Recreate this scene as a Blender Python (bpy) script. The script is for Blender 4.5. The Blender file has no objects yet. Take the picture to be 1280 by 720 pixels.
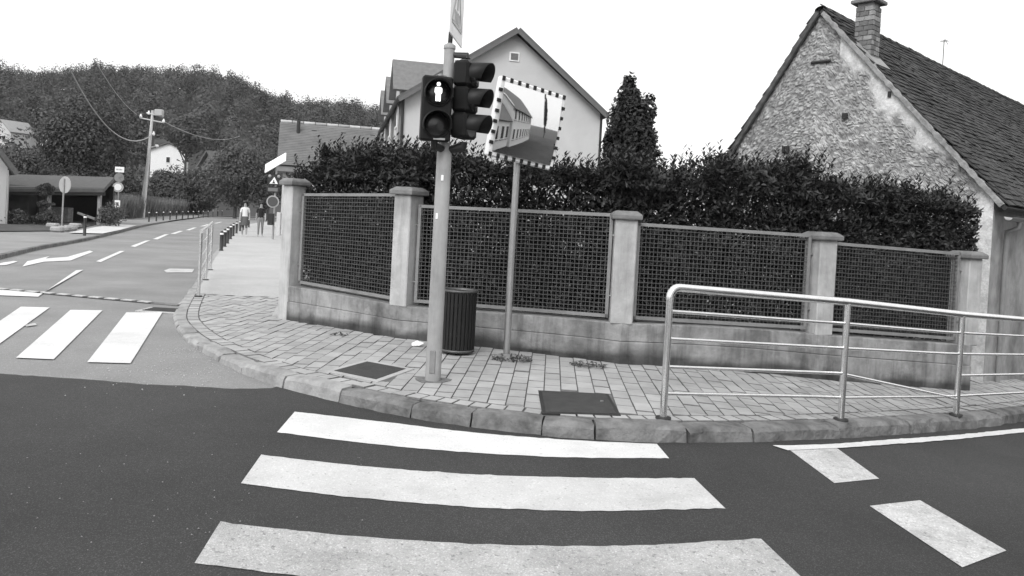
import bpy, bmesh, math, random
import numpy as np
from mathutils import Vector, Matrix, noise as mnoise
PI = math.pi
random.seed(7)
rng = np.random.default_rng(11)
sc = bpy.context.scene
COL = sc.collection

# ------------------------------------------------------------------ camera
F, H = 960.0, 1.55                      # focal length in photo pixels (1280 wide), eye height
PIT, ROLL = math.radians(1.0), math.radians(3.0)
CX, CY = 640.0, 291.8
_R0 = Vector((1, 0, 0)); FW = Vector((0, math.cos(PIT), -math.sin(PIT))); _U0 = Vector((0, math.sin(PIT), math.cos(PIT)))
RV = math.cos(ROLL) * _R0 + math.sin(ROLL) * _U0
UV = math.cos(ROLL) * _U0 - math.sin(ROLL) * _R0
cam = bpy.data.cameras.new('camera'); camo = bpy.data.objects.new('camera', cam); COL.objects.link(camo)
cam.sensor_width = 36.0; cam.lens = F / 1280 * 36.0
cam.shift_y = -(360 - CY) / 1280
cam.clip_start = 0.05; cam.clip_end = 6000
camo.matrix_world = Matrix(((RV.x, UV.x, -FW.x, 0), (RV.y, UV.y, -FW.y, 0), (RV.z, UV.z, -FW.z, H), (0, 0, 0, 1)))
sc.camera = camo

# ------------------------------------------------------------------ sky, sun, exposure
SUN_EL, SUN_AZ = math.radians(40), math.radians(-158)      # azimuth from +Y towards +X: the sun stands behind on the left
world = bpy.data.worlds.new('World'); sc.world = world; world.use_nodes = True
wn = world.node_tree; bg = wn.nodes['Background']
sky = wn.nodes.new('ShaderNodeTexSky'); sky.sky_type = 'NISHITA'; sky.sun_disc = False
sky.sun_elevation = SUN_EL; sky.sun_rotation = SUN_AZ
sky.air_density = 1.0; sky.dust_density = 8.0; sky.ozone_density = 0.5
bw = wn.nodes.new('ShaderNodeRGBToBW')
ov = wn.nodes.new('ShaderNodeMath'); ov.operation = 'MULTIPLY_ADD'; ov.inputs[1].default_value = 0.25; ov.inputs[2].default_value = 7.2   # even bright cloud cover over the thinned clear sky
wn.links.new(sky.outputs[0], bw.inputs[0]); wn.links.new(bw.outputs[0], ov.inputs[0]); wn.links.new(ov.outputs[0], bg.inputs[0])
bg.inputs[1].default_value = 0.14
sun = bpy.data.lights.new('sun', 'SUN'); suno = bpy.data.objects.new('sun', sun); COL.objects.link(suno)
sun.energy = 1.5; sun.angle = math.radians(28); sun.color = (1, 1, 1)
_sd = Vector((math.sin(SUN_AZ) * math.cos(SUN_EL), math.cos(SUN_AZ) * math.cos(SUN_EL), math.sin(SUN_EL)))
suno.rotation_euler = _sd.to_track_quat('Z', 'Y').to_euler()
suno.location = (0, 0, 30)
sc.view_settings.view_transform = 'Standard'; sc.view_settings.look = 'None'
sc.view_settings.exposure = 0.2; sc.view_settings.gamma = 1.0; sc.view_settings.use_curve_mapping = False
sc.render.engine = 'CYCLES'
sc.cycles.use_denoising = True
sc.cycles.max_bounces = 6; sc.cycles.transparent_max_bounces = 8

# ------------------------------------------------------------------ terrain and pixel helpers (only used to survey the place)
def zt(x):
    if x <= 0: return 0.0
    if x < 3.5: return -0.1 * x * x / 7
    if x < 8: return -0.175 - 0.1 * (x - 3.5)
    return -0.625 - 0.02 * (min(x, 60) - 8)
def ray(px, py): return FW + RV * ((px - CX) / F) + UV * ((CY - py) / F)
def G(px, py, h=0.0):
    d = ray(px, py); z = h
    for _ in range(60):
        t = (z - H) / d.z; z = .5 * z + .5 * (zt(d.x * t) + h)
    return Vector((d.x * t, d.y * t, z))
def at(px, py, Y):
    d = ray(px, py); t = Y / d.y
    return Vector((d.x * t, Y, H + d.z * t))
def hit(px, py, p0, n):
    d = ray(px, py); o = Vector((0, 0, H)); t = (p0 - o).dot(n) / d.dot(n)
    return o + d * t

# ------------------------------------------------------------------ materials (the photograph is black and white: every colour is a grey)
MATS = {}
def mat(name, v=0.3, rough=0.8, var=0.0, scale=5.0, bump=0.0, bscale=40.0, metal=0.0, spec=0.3, island=0.0, detail=6.0,
        wear=0.0, speck=0.0, speckscale=200.0, attr=None, stain=0.0, emit=0.0, transl=0.0, streak=0.0):
    if name in MATS: return MATS[name]
    m = bpy.data.materials.new(name); m.use_nodes = True; nt = m.node_tree; N = nt.nodes; L = nt.links
    b = N['Principled BSDF']; b.inputs['Roughness'].default_value = rough; b.inputs['Metallic'].default_value = metal
    b.inputs['Specular IOR Level'].default_value = spec
    val = N.new('ShaderNodeValue'); val.outputs[0].default_value = v; cur = val.outputs[0]
    tc = N.new('ShaderNodeTexCoord')
    def mult(a, bsock):
        q = N.new('ShaderNodeMath'); q.operation = 'MULTIPLY'; L.new(a, q.inputs[0]); L.new(bsock, q.inputs[1]); return q.outputs[0]
    def rng_(sock, f0, f1, t0, t1):
        q = N.new('ShaderNodeMapRange'); q.inputs[1].default_value = f0; q.inputs[2].default_value = f1
        q.inputs[3].default_value = t0; q.inputs[4].default_value = t1; L.new(sock, q.inputs[0]); return q.outputs[0]
    def tex(s, d=6.0, vec=None, rgh=0.6):
        q = N.new('ShaderNodeTexNoise'); q.inputs['Scale'].default_value = s; q.inputs['Detail'].default_value = d
        q.inputs['Roughness'].default_value = rgh; L.new(vec or tc.outputs['Object'], q.inputs['Vector']); return q.outputs['Fac']
    if attr:
        a = N.new('ShaderNodeAttribute'); a.attribute_name = attr; cur = mult(cur, a.outputs['Fac'])
    if var > 0: cur = mult(cur, rng_(tex(scale, detail), .25, .75, 1 - var, 1 + var))
    if stain > 0: cur = mult(cur, rng_(tex(scale * .33, 4, rgh=.75), .45, .68, 1.0, 1 - stain))
    if wear > 0:
        cur = mult(cur, rng_(tex(34.0, 8, rgh=.75), .62 - wear * .12, .70 - wear * .08, 1.0, .45))
    if streak > 0:
        mp = N.new('ShaderNodeMapping'); mp.inputs['Scale'].default_value = (9, 9, .9); L.new(tc.outputs['Object'], mp.inputs[0])
        cur = mult(cur, rng_(tex(1.0, 5, mp.outputs[0], .7), .48, .72, 1.0, 1 - streak))
    if island > 0:
        g = N.new('ShaderNodeNewGeometry'); cur = mult(cur, rng_(g.outputs['Random Per Island'], 0, 1, 1 - island, 1 + island))
    if speck > 0:
        vo = N.new('ShaderNodeTexVoronoi'); vo.inputs['Scale'].default_value = speckscale; L.new(tc.outputs['Object'], vo.inputs['Vector'])
        wn_ = N.new('ShaderNodeTexWhiteNoise'); L.new(vo.outputs['Color'], wn_.inputs['Vector'])
        pw = N.new('ShaderNodeMath'); pw.operation = 'POWER'; L.new(wn_.outputs['Value'], pw.inputs[0]); pw.inputs[1].default_value = 6
        cur = mult(cur, rng_(pw.outputs[0], 0, 1, 1 - speck * .25, 1 + speck * 2))
    cmb = N.new('ShaderNodeCombineColor')
    for i in range(3): L.new(cur, cmb.inputs[i])
    L.new(cmb.outputs[0], b.inputs['Base Color'])
    if bump > 0:
        bp = N.new('ShaderNodeBump'); bp.inputs['Strength'].default_value = bump; bp.inputs['Distance'].default_value = .02
        L.new(tex(bscale, 5), bp.inputs['Height']); L.new(bp.outputs[0], b.inputs['Normal'])
    if emit > 0:
        b.inputs['Emission Color'].default_value = (1, 1, 1, 1); b.inputs['Emission Strength'].default_value = emit
    if transl > 0:
        t = N.new('ShaderNodeBsdfTranslucent'); L.new(cmb.outputs[0], t.inputs[0])
        mx = N.new('ShaderNodeMixShader'); mx.inputs[0].default_value = transl
        L.new(b.outputs[0], mx.inputs[1]); L.new(t.outputs[0], mx.inputs[2]); L.new(mx.outputs[0], N['Material Output'].inputs[0])
    MATS[name] = m; return m

# ------------------------------------------------------------------ mesh builder
class MB:
    def __init__(s): s.v = []; s.f = []; s.sm = []; s.mi = []; s.m = 0
    def add(s, vs, fs, smooth=False):
        o = len(s.v); s.v.extend(tuple(v) for v in vs)
        for f in fs: s.f.append(tuple(i + o for i in f)); s.sm.append(smooth); s.mi.append(s.m)
        return s
    def box(s, c, size, ax=None):
        c = Vector(c); X, Y, Z = ax if ax else (Vector((1, 0, 0)), Vector((0, 1, 0)), Vector((0, 0, 1)))
        a, b, d = size[0] / 2, size[1] / 2, size[2] / 2
        vs = [c + X * (a * i) + Y * (b * j) + Z * (d * k) for k in (-1, 1) for i, j in ((-1, -1), (1, -1), (1, 1), (-1, 1))]
        return s.add(vs, [(3, 2, 1, 0), (4, 5, 6, 7), (0, 1, 5, 4), (1, 2, 6, 5), (2, 3, 7, 6), (3, 0, 4, 7)])
    def bbox(s, c, size, bev=.01, ax=None):      # chamfered box
        c = Vector(c); X, Y, Z = ax if ax else (Vector((1, 0, 0)), Vector((0, 1, 0)), Vector((0, 0, 1)))
        a, b, d = size[0] / 2, size[1] / 2, size[2] / 2; e = min(bev, a * .9, b * .9, d * .9)
        bm = bmesh.new(); bmesh.ops.create_cube(bm, size=1)
        for v in bm.verts: v.co = Vector((v.co.x * 2 * a, v.co.y * 2 * b, v.co.z * 2 * d))
        bmesh.ops.bevel(bm, geom=list(bm.edges), offset=e, segments=1, affect='EDGES', profile=.5)
        bm.verts.index_update()
        s.add([c + X * v.co.x + Y * v.co.y + Z * v.co.z for v in bm.verts], [tuple(v.index for v in f.verts) for f in bm.faces]); bm.free(); return s
    def cyl(s, p0, p1, r0, r1=None, n=12, caps=True):
        p0 = Vector(p0); p1 = Vector(p1); r1 = r0 if r1 is None else r1
        d = (p1 - p0).normalized(); a = d.orthogonal().normalized(); b = d.cross(a)
        vs = [p + (a * math.cos(2 * PI * i / n) + b * math.sin(2 * PI * i / n)) * r for p, r in ((p0, r0), (p1, r1)) for i in range(n)]
        s.add(vs, [(i, (i + 1) % n, n + (i + 1) % n, n + i) for i in range(n)], True)
        if caps: s.add(vs, [tuple(range(n - 1, -1, -1)), tuple(range(n, 2 * n))])
        return s
    def tube(s, pts, r, n=8, caps=True):
        pts = [Vector(p) for p in pts]; rs = r if isinstance(r, (list, tuple)) else [r] * len(pts)
        prev = None; vs = []
        for i, p in enumerate(pts):
            d = (pts[min(i + 1, len(pts) - 1)] - pts[max(i - 1, 0)]).normalized()
            a = d.orthogonal().normalized() if prev is None else (prev - d * prev.dot(d)).normalized()
            prev = a; b = d.cross(a)
            vs += [p + (a * math.cos(2 * PI * k / n) + b * math.sin(2 * PI * k / n)) * rs[i] for k in range(n)]
        fs = [(i * n + k, i * n + (k + 1) % n, (i + 1) * n + (k + 1) % n, (i + 1) * n + k) for i in range(len(pts) - 1) for k in range(n)]
        s.add(vs, fs, True)
        if caps: s.add(vs, [tuple(range(n - 1, -1, -1)), tuple(range((len(pts) - 1) * n, len(pts) * n))])
        return s
    def lathe(s, c, prof, n=20, ax=None, smooth=True, close=True):
        c = Vector(c); X, Y, Z = ax if ax else (Vector((1, 0, 0)), Vector((0, 1, 0)), Vector((0, 0, 1)))
        vs = [c + X * (r * math.cos(2 * PI * k / n)) + Y * (r * math.sin(2 * PI * k / n)) + Z * z for r, z in prof for k in range(n)]
        s.add(vs, [(i * n + k, i * n + (k + 1) % n, (i + 1) * n + (k + 1) % n, (i + 1) * n + k) for i in range(len(prof) - 1) for k in range(n)], smooth)
        if close: s.add(vs, [tuple(range(n - 1, -1, -1)), tuple(range((len(prof) - 1) * n, len(prof) * n))])
        return s
    def prism(s, poly, d):                         # poly: list of 3D points, extruded by vector d
        n = len(poly); d = Vector(d); vs = [Vector(p) for p in poly] + [Vector(p) + d for p in poly]
        return s.add(vs, [tuple(range(n - 1, -1, -1)), tuple(range(n, 2 * n))] + [(i, (i + 1) % n, n + (i + 1) % n, n + i) for i in range(n)])
    def build(s, name, material, parent=None, fix=True):
        me = bpy.data.meshes.new(name); me.from_pydata(s.v, [], s.f)
        for mm in (material if isinstance(material, (list, tuple)) else [material]): me.materials.append(mm)
        me.polygons.foreach_set('use_smooth', s.sm); me.polygons.foreach_set('material_index', s.mi)
        if fix:
            bm = bmesh.new(); bm.from_mesh(me); bmesh.ops.recalc_face_normals(bm, faces=bm.faces); bm.to_mesh(me); bm.free()
        me.update()
        return link(name, me, parent)
def link(name, me, parent=None):
    o = bpy.data.objects.new(name, me); COL.objects.link(o)
    if parent:
        o.parent = parent; o.matrix_parent_inverse = parent_inv(parent)
    return o
def parent_inv(p):
    m = Matrix.LocRotScale(p.location, p.rotation_euler, p.scale)
    if p.parent: m = parent_world(p.parent) @ p.matrix_parent_inverse @ m
    return m.inverted()
def parent_world(p):
    m = Matrix.LocRotScale(p.location, p.rotation_euler, p.scale)
    return (parent_world(p.parent) @ p.matrix_parent_inverse @ m) if p.parent else m
def tag(o, label=None, cat=None, group=None, kind=None):
    if label: o['label'] = label
    if cat: o['category'] = cat
    if group: o['group'] = group
    if kind: o['kind'] = kind
    return o
def thing(name, label, cat, loc=(0, 0, 0), group=None):
    o = bpy.data.objects.new(name, None); COL.objects.link(o); o.location = loc; o.empty_display_size = .2
    return tag(o, label, cat, group)
def copy_tree(o, dloc, parent=None, root=True):
    c = o.copy(); COL.objects.link(c)
    if root: c.location = o.location + Vector(dloc)
    else: c.parent = parent; c.matrix_parent_inverse = o.matrix_parent_inverse
    for ch in o.children:
        copy_tree(ch, dloc, c, False)
    return c
def np_mesh(name, V, Fq, material, parent=None, smooth=False):
    me = bpy.data.meshes.new(name); V = np.asarray(V, np.float32); Fq = np.asarray(Fq, np.int32); k = Fq.shape[1]
    me.vertices.add(len(V)); me.vertices.foreach_set('co', V.ravel())
    me.loops.add(Fq.size); me.loops.foreach_set('vertex_index', Fq.ravel())
    me.polygons.add(len(Fq)); me.polygons.foreach_set('loop_start', np.arange(0, Fq.size, k, dtype=np.int32))
    me.polygons.foreach_set('use_smooth', np.full(len(Fq), smooth))
    me.materials.append(material); me.update(calc_edges=True); me.validate()
    return link(name, me, parent)

# flat sheet following the terrain
def sheet(name, poly, zoff, material, parent=None, hfun=None, xs=None):
    bm = bmesh.new(); vs = [bm.verts.new((p[0], p[1], 0)) for p in poly]
    bm.faces.new(vs); bmesh.ops.triangulate(bm, faces=bm.faces[:])
    cuts = xs if xs is not None else [.25 * i for i in range(-24, 33)] + [9, 10, 12, 15, 20, 30, 60]
    x0 = min(p[0] for p in poly); x1 = max(p[0] for p in poly)
    for x in cuts:
        if x0 < x < x1:
            bmesh.ops.bisect_plane(bm, geom=bm.verts[:] + bm.edges[:] + bm.faces[:], plane_co=(x, 0, 0), plane_no=(1, 0, 0))
    for v in bm.verts: v.co.z = zt(v.co.x) + (hfun(v.co.x, v.co.y) if hfun else 0) + zoff
    bmesh.ops.recalc_face_normals(bm, faces=bm.faces)
    if sum(f.normal.z for f in bm.faces) < 0: bmesh.ops.reverse_faces(bm, faces=bm.faces)
    me = bpy.data.meshes.new(name); bm.to_mesh(me); bm.free(); me.materials.append(material)
    return link(name, me, parent)
def smooth_curve(pts, step=.12):                  # Catmull-Rom through 2D points, resampled
    P = [Vector((p[0], p[1])) for p in pts]; out = []
    for i in range(len(P) - 1):
        a, b, c, d = P[max(i - 1, 0)], P[i], P[i + 1], P[min(i + 2, len(P) - 1)]
        n = max(2, int((c - b).length / step))
        for k in range(n):
            t = k / n
            out.append(.5 * ((2 * b) + (c - a) * t + (2 * a - 5 * b + 4 * c - d) * t * t + (3 * b - a - 3 * c + d) * t ** 3))
    out.append(P[-1]); return out
def offset(curve, d):                             # to the left of the direction of travel
    out = []
    for i, p in enumerate(curve):
        t = (curve[min(i + 1, len(curve) - 1)] - curve[max(i - 1, 0)]).normalized()
        out.append(p + Vector((-t.y, t.x)) * d)
    return out
def lerp(a, b, t): return a + (b - a) * t
def sstep(a, b, x):
    t = min(1, max(0, (x - a) / (b - a))); return t * t * (3 - 2 * t)

# materials used all over
M_new = mat('new_asphalt', .042, .85, .38, .4, .35, 120, speck=.6, speckscale=210, stain=.16)
M_old = mat('old_asphalt', .235, .8, .16, .6, .3, 80, speck=.22, speckscale=130, stain=.22)
M_paint = mat('road_paint', .66, .6, .08, 3, .2, 120, stain=.14, speck=.08, speckscale=140, wear=.25)
M_paint2 = mat('road_paint_dull', .54, .65, .10, 3, .3, 130, stain=.16, speck=.10, speckscale=120, wear=.35)
M_paint3 = mat('road_paint_worn_rough', .46, .75, .16, 5, .6, 130, stain=.25, speck=.22, speckscale=150, wear=.6)
M_paintw = mat('worn_road_paint', .50, .7, .12, 9, .2, 120, speck=.2, speckscale=120, stain=.3, wear=.6)
M_walk = mat('pavement_asphalt', .42, .85, .08, .8, .2, 90, speck=.25, speckscale=110, stain=.12)
M_paver = mat('paver_concrete', .36, .85, .10, 4, .25, 120, stain=.18)
M_joint = mat('joint_sand', .15, .95, .3, 30)
M_kerbl = mat('pale_kerb_stone', .33, .9, .25, 7, .7, 25, stain=.35)
M_kerb = mat('kerb_stone', .19, .9, .35, 7, 1.0, 22, stain=.55)
M_conc = mat('weathered_concrete', .34, .9, .22, 3, .35, 30, stain=.4, streak=.4)
M_plinth = mat('grimy_plinth', .30, .9, .3, 5, .5, 30, stain=.45, streak=.45, attr='tone')
M_pier = mat('pier_render', .47, .9, .16, 4, .3, 30, stain=.3, streak=.3)
M_cap = mat('pier_cap_concrete', .20, .9, .25, 8, .3, 40, stain=.3)
M_galv = mat('galvanised_steel', .42, .38, .10, 10, metal=.85, spec=.5)
M_steel = mat('polished_rail_steel', .82, .26, .08, 12, metal=1.0, spec=.5)
M_mast = mat('grey_mast_paint', .33, .55, .12, 5, .1, 30, stain=.2, streak=.2)
M_black = mat('black_plastic', .018, .45, .15, 8, spec=.4)
M_dark = mat('dark_metal', .03, .6, .2, 8)
M_white = mat('white_enamel', .85, .45, .05, 5)
M_fence = mat('fence_frame_paint', .23, .6, .15, 6, stain=.2)
M_wire = mat('fence_wire', .09, .6, .15, 6)
M_leaf = mat('laurel_leaf', .036, .5, spec=.35, island=.45, transl=.12)
M_tree = mat('tree_leaf', .078, .7, spec=.2, island=.35, transl=.15)
M_tree2 = mat('light_tree_leaf', .10, .7, spec=.2, island=.3, transl=.15)
M_forest = mat('forest_leaf', .072, .85, spec=.1, island=.2, attr='tone')
M_ever = mat('evergreen_leaf', .035, .7, spec=.2, island=.35)
M_shoot = mat('pale_shoot_leaf', .12, .6, spec=.3, island=.35, transl=.2)
M_bark = mat('bark', .07, .9, .3, 10, .5, 30)
M_earth = mat('earth_and_turf', .07, .95, .3, .8, .4, 20)
M_grass = mat('dry_grass', .16, .8, spec=.2, island=.4)
M_plaster = mat('pale_plaster', .52, .9, .04, 2, .1, 60, stain=.05)
M_roof = mat('dull_roof_tiles', .12, .85, .2, 12, .4, 60, stain=.2)

# ------------------------------------------------------------------ ground
def ground():
    xs = sorted(set([-2500, -1200, -600, -300, -150, -80, -40, -20, -10, -5, 0] + [.5 * i for i in range(1, 17)] + [10, 14, 20, 30, 60, 120, 300, 600, 1200, 2500]))
    ys = [-2500, -800, -300, -100, -40, -15, 0, 5, 10, 15, 20, 30, 50, 80, 120, 200, 400, 800, 1500, 3500]
    V = [(x, y, zt(x) - .06) for y in ys for x in xs]; n = len(xs)
    Fq = [(j * n + i, j * n + i + 1, (j + 1) * n + i + 1, (j + 1) * n + i) for j in range(len(ys) - 1) for i in range(n - 1)]
    o = np_mesh('ground', V, Fq, M_earth); o['kind'] = 'structure'
ground()

# kerb line of the corner (surveyed on the road surface)
KP = [(303, 283), (272, 312), (246, 350), (226, 378), (217, 397), (220, 410), (240, 431), (290, 460), (345, 482), (440, 507), (540, 527), (640, 540), (740, 549), (860, 553), (1000, 550), (1130, 543), (1280, 527)]
K0 = [G(*p) for p in KP]
K0 = [Vector((-25.5, 78))] + [Vector((p.x, p.y)) for p in K0]
K0 += [Vector((8.6, 11.0)), Vector((13, 15.2)), Vector((22, 24))]
KERB = smooth_curve(K0, .1)
def hk(x, y=0): return lerp(.04, .115, sstep(-4.6, -1.2, x))           # pavement height above the road
# wall line
W = [Vector((-3.0, 10.15)), Vector((-1.30, 8.85)), Vector((1.2, 8.05)), Vector((3.6, 8.65)), Vector((5.85, 9.6))]
# road sheets
FARL = [G(*p) for p in [(-260, 395), (-120, 352), (0, 323), (50, 311), (95, 303), (140, 293), (190, 281), (240, 273.5), (275, 270.5)]]   # far kerb, left side of the road
FARL = [Vector((p.x, p.y)) for p in FARL]
FARC = smooth_curve(FARL + [Vector((-31, 110)), Vector((-30, 140))], .5)
BND = [G(*p) for p in [(-250, 462), (0, 467), (60, 471), (120, 475), (180, 480), (230, 482), (290, 486), (349, 485)]]
old = sheet('old_asphalt_road', [tuple(p) for p in FARC] + [(-22, 140), (-22, 78)] + [tuple(p + Vector((.15, .25))) for p in KERB[::3] if p.y > 6.5 and p.x < -1.5] + [(-1.5, 5.0), (-1.5, -30), (-40, -30), (-40, 0)], -.004, M_old)
old['kind'] = 'structure'
_bp = []
for i in range(len(BND) - 1):
    for k in range(6):
        p = BND[i].lerp(BND[i + 1], k / 6); _bp.append((p.x, p.y + rng.normal() * .007))
new = sheet('new_asphalt_road', [tuple(p + Vector((-.0, .2))) for p in KERB if p.x > -1.92 and p.y < 12] + [(22, 24), (60, 60), (60, -30), (-40, -30), (-40, 4.5), (-14, 5.4)] + _bp, 0.0, M_new)
new['kind'] = 'structure'

# ------------------------------------------------------------------ road markings (parts of the road they are painted on)
def quad_mark(name, pts, parent, z, m=M_paint):
    return sheet(name, [(p[0], p[1]) for p in pts], z, m, parent)
def strip_mark(name, a_pts, b_pts, parent, z, m=M_paint):      # between two edges
    A, B = ([p + Vector((rng.normal() * .003, rng.normal() * .0035)) for p in smooth_curve(q, .05)] for q in (a_pts, b_pts))
    return sheet(name, [tuple(p) for p in A] + [tuple(p) for p in reversed(B)], z, m, parent)
def g2(p): q = G(*p); return Vector((q.x, q.y))
Z1 = ([(368, 515), (480, 528), (600, 542), (720, 551), (822, 555.5)], [(346, 541), (470, 556), (600, 567), (720, 572.5), (836, 573.5)])
Z2 = ([(326, 569), (450, 583), (600, 594), (740, 598), (868, 598.5)], [(302, 605), (440, 622), (600, 635), (750, 639.5), (906, 636)])
Z3 = ([(275, 653), (420, 669), (600, 681), (780, 683), (950, 674)], [(243, 704), (400, 724), (600, 740), (800, 742), (1018, 738)])
Z4 = ([(226, 762), (420, 790), (640, 806), (860, 802), (1068, 786)], [(186, 835), (400, 872), (640, 893), (880, 886), (1130, 862)])
for a, b in (Z1, Z2, Z3, Z4):
    strip_mark('zebra_stripe', [g2(p) for p in a], [g2(p) for p in b], new, .004, M_paint if a is Z1[0] else (M_paint2 if a is Z2[0] else M_paint3))
for q in ([(985, 561.5), (1043, 558.5), (1099, 599), (1043, 604.5)], [(1087, 633), (1150, 626), (1258, 689), (1203, 710)], [(1262, 760), (1345, 744), (1500, 850), (1420, 890)]):
    quad_mark('give_way_dash', [g2(p) for p in q], new, .004, M_paintw)
strip_mark('edge_line', [g2(p) for p in [(966, 558), (1040, 556), (1120, 550), (1200, 544), (1290, 535)]], [g2(p) for p in [(985, 564), (1050, 561), (1120, 556), (1200, 549.5), (1290, 540)]], new, .008)
ol = []
for q in ([(20, 448), (67, 450), (128, 388.5), (88, 388)], [(109, 453.5), (163, 455), (203, 391), (158, 391)], [(-62, 444), (-22, 446), (62, 385), (26, 384)]):
    quad_mark('zebra_stripe', [g2(p) for p in q], old, .008)
quad_mark('stop_line', [g2(p) for p in [(-150, 358), (-150, 364), (48, 371.5), (56, 365)]], old, .008)
quad_mark('lane_line', [g2(p) for p in [(48, 371.4), (57, 365), (104, 338), (95, 338.5)]], old, .012)
for q in ([(120, 327), (126, 328), (156, 314), (150, 314)], [(163, 308), (169, 309), (188, 300.5), (182, 301)], [(191, 299), (197, 299.5), (211, 293), (206, 293)], [(213, 292.3), (219, 292.6), (229, 289), (224, 288.8)], [(232, 287.8), (237, 288), (246, 284.6), (242, 284.5)], [(250, 283), (255, 283), (263, 280.5), (259, 280.5)], [(267, 279.3), (271, 279.3), (278, 277.5), (275, 277.5)]):
    quad_mark('lane_dash', [g2(p) for p in q], old, .008)
quad_mark('turn_arrow', [g2(p) for p in [(28, 333.5), (34, 327), (62, 320.5), (57, 323.5), (84, 321.5), (112, 313.5), (116.5, 315), (88, 326), (55, 327.5)]], old, .008)
quad_mark('turn_arrow', [g2(p) for p in [(-12, 333), (4, 328.5), (18, 326.5), (22, 327.5), (8, 331.5)]], old, .008)
quad_mark('road_patch', [g2(p) for p in [(205, 338.5), (212, 336), (243, 336.5), (240, 341), (208, 341)]], old, .008, M_paintw)
quad_mark('road_scuff', [g2(p) for p in [(31, 407), (44, 404.5), (46, 407), (33, 409)]], old, .008, M_paintw)
# slot drain across the road: a bar of teeth
dr = thing('slot_drain', 'long narrow slotted drain with dark gaps crossing the old asphalt road', 'drain', G(105, 366))
da, db = g2((-150, 348)), g2((192, 379)); dd = (db - da).normalized(); dn = Vector((-dd.y, dd.x)); ln = (db - da).length
b = MB(); X3 = Vector((dd.x, dd.y, 0)); Y3 = Vector((dn.x, dn.y, 0)); Zz = Vector((0, 0, 1))
b.box((*(da + dd * ln / 2), .004), (ln, .16, .008), (X3, Y3, Zz)); b.build('channel', M_dark, dr)
n = int(ln / .3)
for i in range(n):
    p = da + dd * (ln * (i + .5) / n); MB().box((p.x, p.y, .012), (.20, .11, .014), (X3, Y3, Zz)).build('drain_bar', M_paintw, dr)
p0, p1 = g2((192, 379)), g2((225, 382))
mh = thing('gully_grate', 'small worn gully grate with light curved bars beside the kerb', 'grate', G(207, 388))
c = g2((206, 388.5)); bx = MB(); bx.box((c.x, c.y, .006), (.62, .46, .014)); bx.build('frame', M_paintw, mh)
for i in range(5): MB().box((c.x, c.y - .15 + .075 * i, .016), (.48, .04, .012)).build('grate_bar', M_dark, mh)
MB().box((*((p0 + p1) / 2), .006), ((p1 - p0).length, .14, .012), (X3, Y3, Zz)).build('drain_end', M_kerb, dr)

# ------------------------------------------------------------------ pavement, kerb stones, pavers
KIN = offset(KERB, -.15)
sgn = -.15
# which side is the pavement? test towards the wall
mid = min(range(len(KERB)), key=lambda i: abs(KERB[i].x) + abs(KERB[i].y - 5.6))
if KIN[mid].y < KERB[mid].y: KIN = offset(KERB, .15); sgn = .15
cut_y = G(240, 369).y
WB = [Vector((-9.0, 31)), Vector((-24.2, 85))]
top_poly = [tuple(p) for p in KIN[::2]] + [(26, 27), (18, 23), (7.4, 12.1), (6.35, 10.85)] + [(p.x, p.y + .2) for p in reversed(W)] + [(-8.6, 32), (-23, 85)]
pav = sheet('pavement', top_poly, -.012, M_joint, None, hk)
pav['kind'] = 'structure'
# kerb stones
seg_len = 0.0; i = 0; stones = []; acc = [0]
for k in range(1, len(KERB)): acc.append(acc[-1] + (KERB[k] - KERB[k - 1]).length)
def kpos(s):
    k = int(np.searchsorted(acc, s)); k = min(max(k, 1), len(KERB) - 1)
    t = (s - acc[k - 1]) / max(1e-6, acc[k] - acc[k - 1]); return KERB[k - 1].lerp(KERB[k], t)
def kin(s, d):
    a = kpos(max(0, s - .05)); b_ = kpos(min(acc[-1] - .001, s + .05)); t = (b_ - a).normalized(); return kpos(s) + Vector((-t.y, t.x)) * d * (1 if sgn > 0 else -1)
s = 0.0
while s < acc[-1] - 1.5:
    p = kpos(s); near = p.y < 16 and p.x < 9
    L_ = random.uniform(.38, .85) if (near and p.x < 1.6) else (random.uniform(.9, 1.15) if near else 3.0)
    e = s + L_ - (.014 if near else .004); ns = max(2, int(L_ / .12)); b = MB()
    dz = random.uniform(-.010, .008) if near else 0; jo = random.uniform(-.012, .012) if near else 0
    rows = []
    for k in range(ns + 1):
        ss = lerp(s, e, k / ns); edge = (k in (0, ns)); q0 = kin(ss, jo); q1 = kin(ss, .155)
        h = hk(q0.x) + dz - (.012 if edge else 0); w = (random.uniform(-.016, .016) if near else 0)
        ba = zt(q0.x) - .05; bt = zt(q0.x) + h; bi = zt(q1.x) + h + .004
        qm = kin(ss, jo + .03 + w); qf = kin(ss, jo - .012 + w)
        rows.append([(qf.x, qf.y, ba), (q0.x + (random.gauss(0, .007) if near else 0), q0.y + (random.gauss(0, .007) if near else 0), bt - .03), (qm.x, qm.y, bt), (q1.x, q1.y, bi), (q1.x, q1.y, ba)])
    vs = [v for r in rows for v in r]; fs = []
    for k in range(ns):
        for j in range(4): fs.append((k * 5 + j, k * 5 + j + 1, (k + 1) * 5 + j + 1, (k + 1) * 5 + j))
    fs += [(0, 1, 2, 3, 4), tuple(ns * 5 + j for j in (4, 3, 2, 1, 0))]
    b.add(vs, fs); b.build('kerb_stone', M_kerbl if p.x < -1.7 else M_kerb, pav); s += L_
# smooth asphalt part of the pavement (beyond the pavers)
far_kin = [p for p in KIN if p.y > cut_y - .1 and p.x < -3]
aw = sheet('asphalt_walkway', [tuple(p) for p in far_kin] + [(-3.3, cut_y), (-3.2, 10.4), (-8.6, 32), (-23, 85)], 0.0, M_walk, pav, hk)
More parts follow.
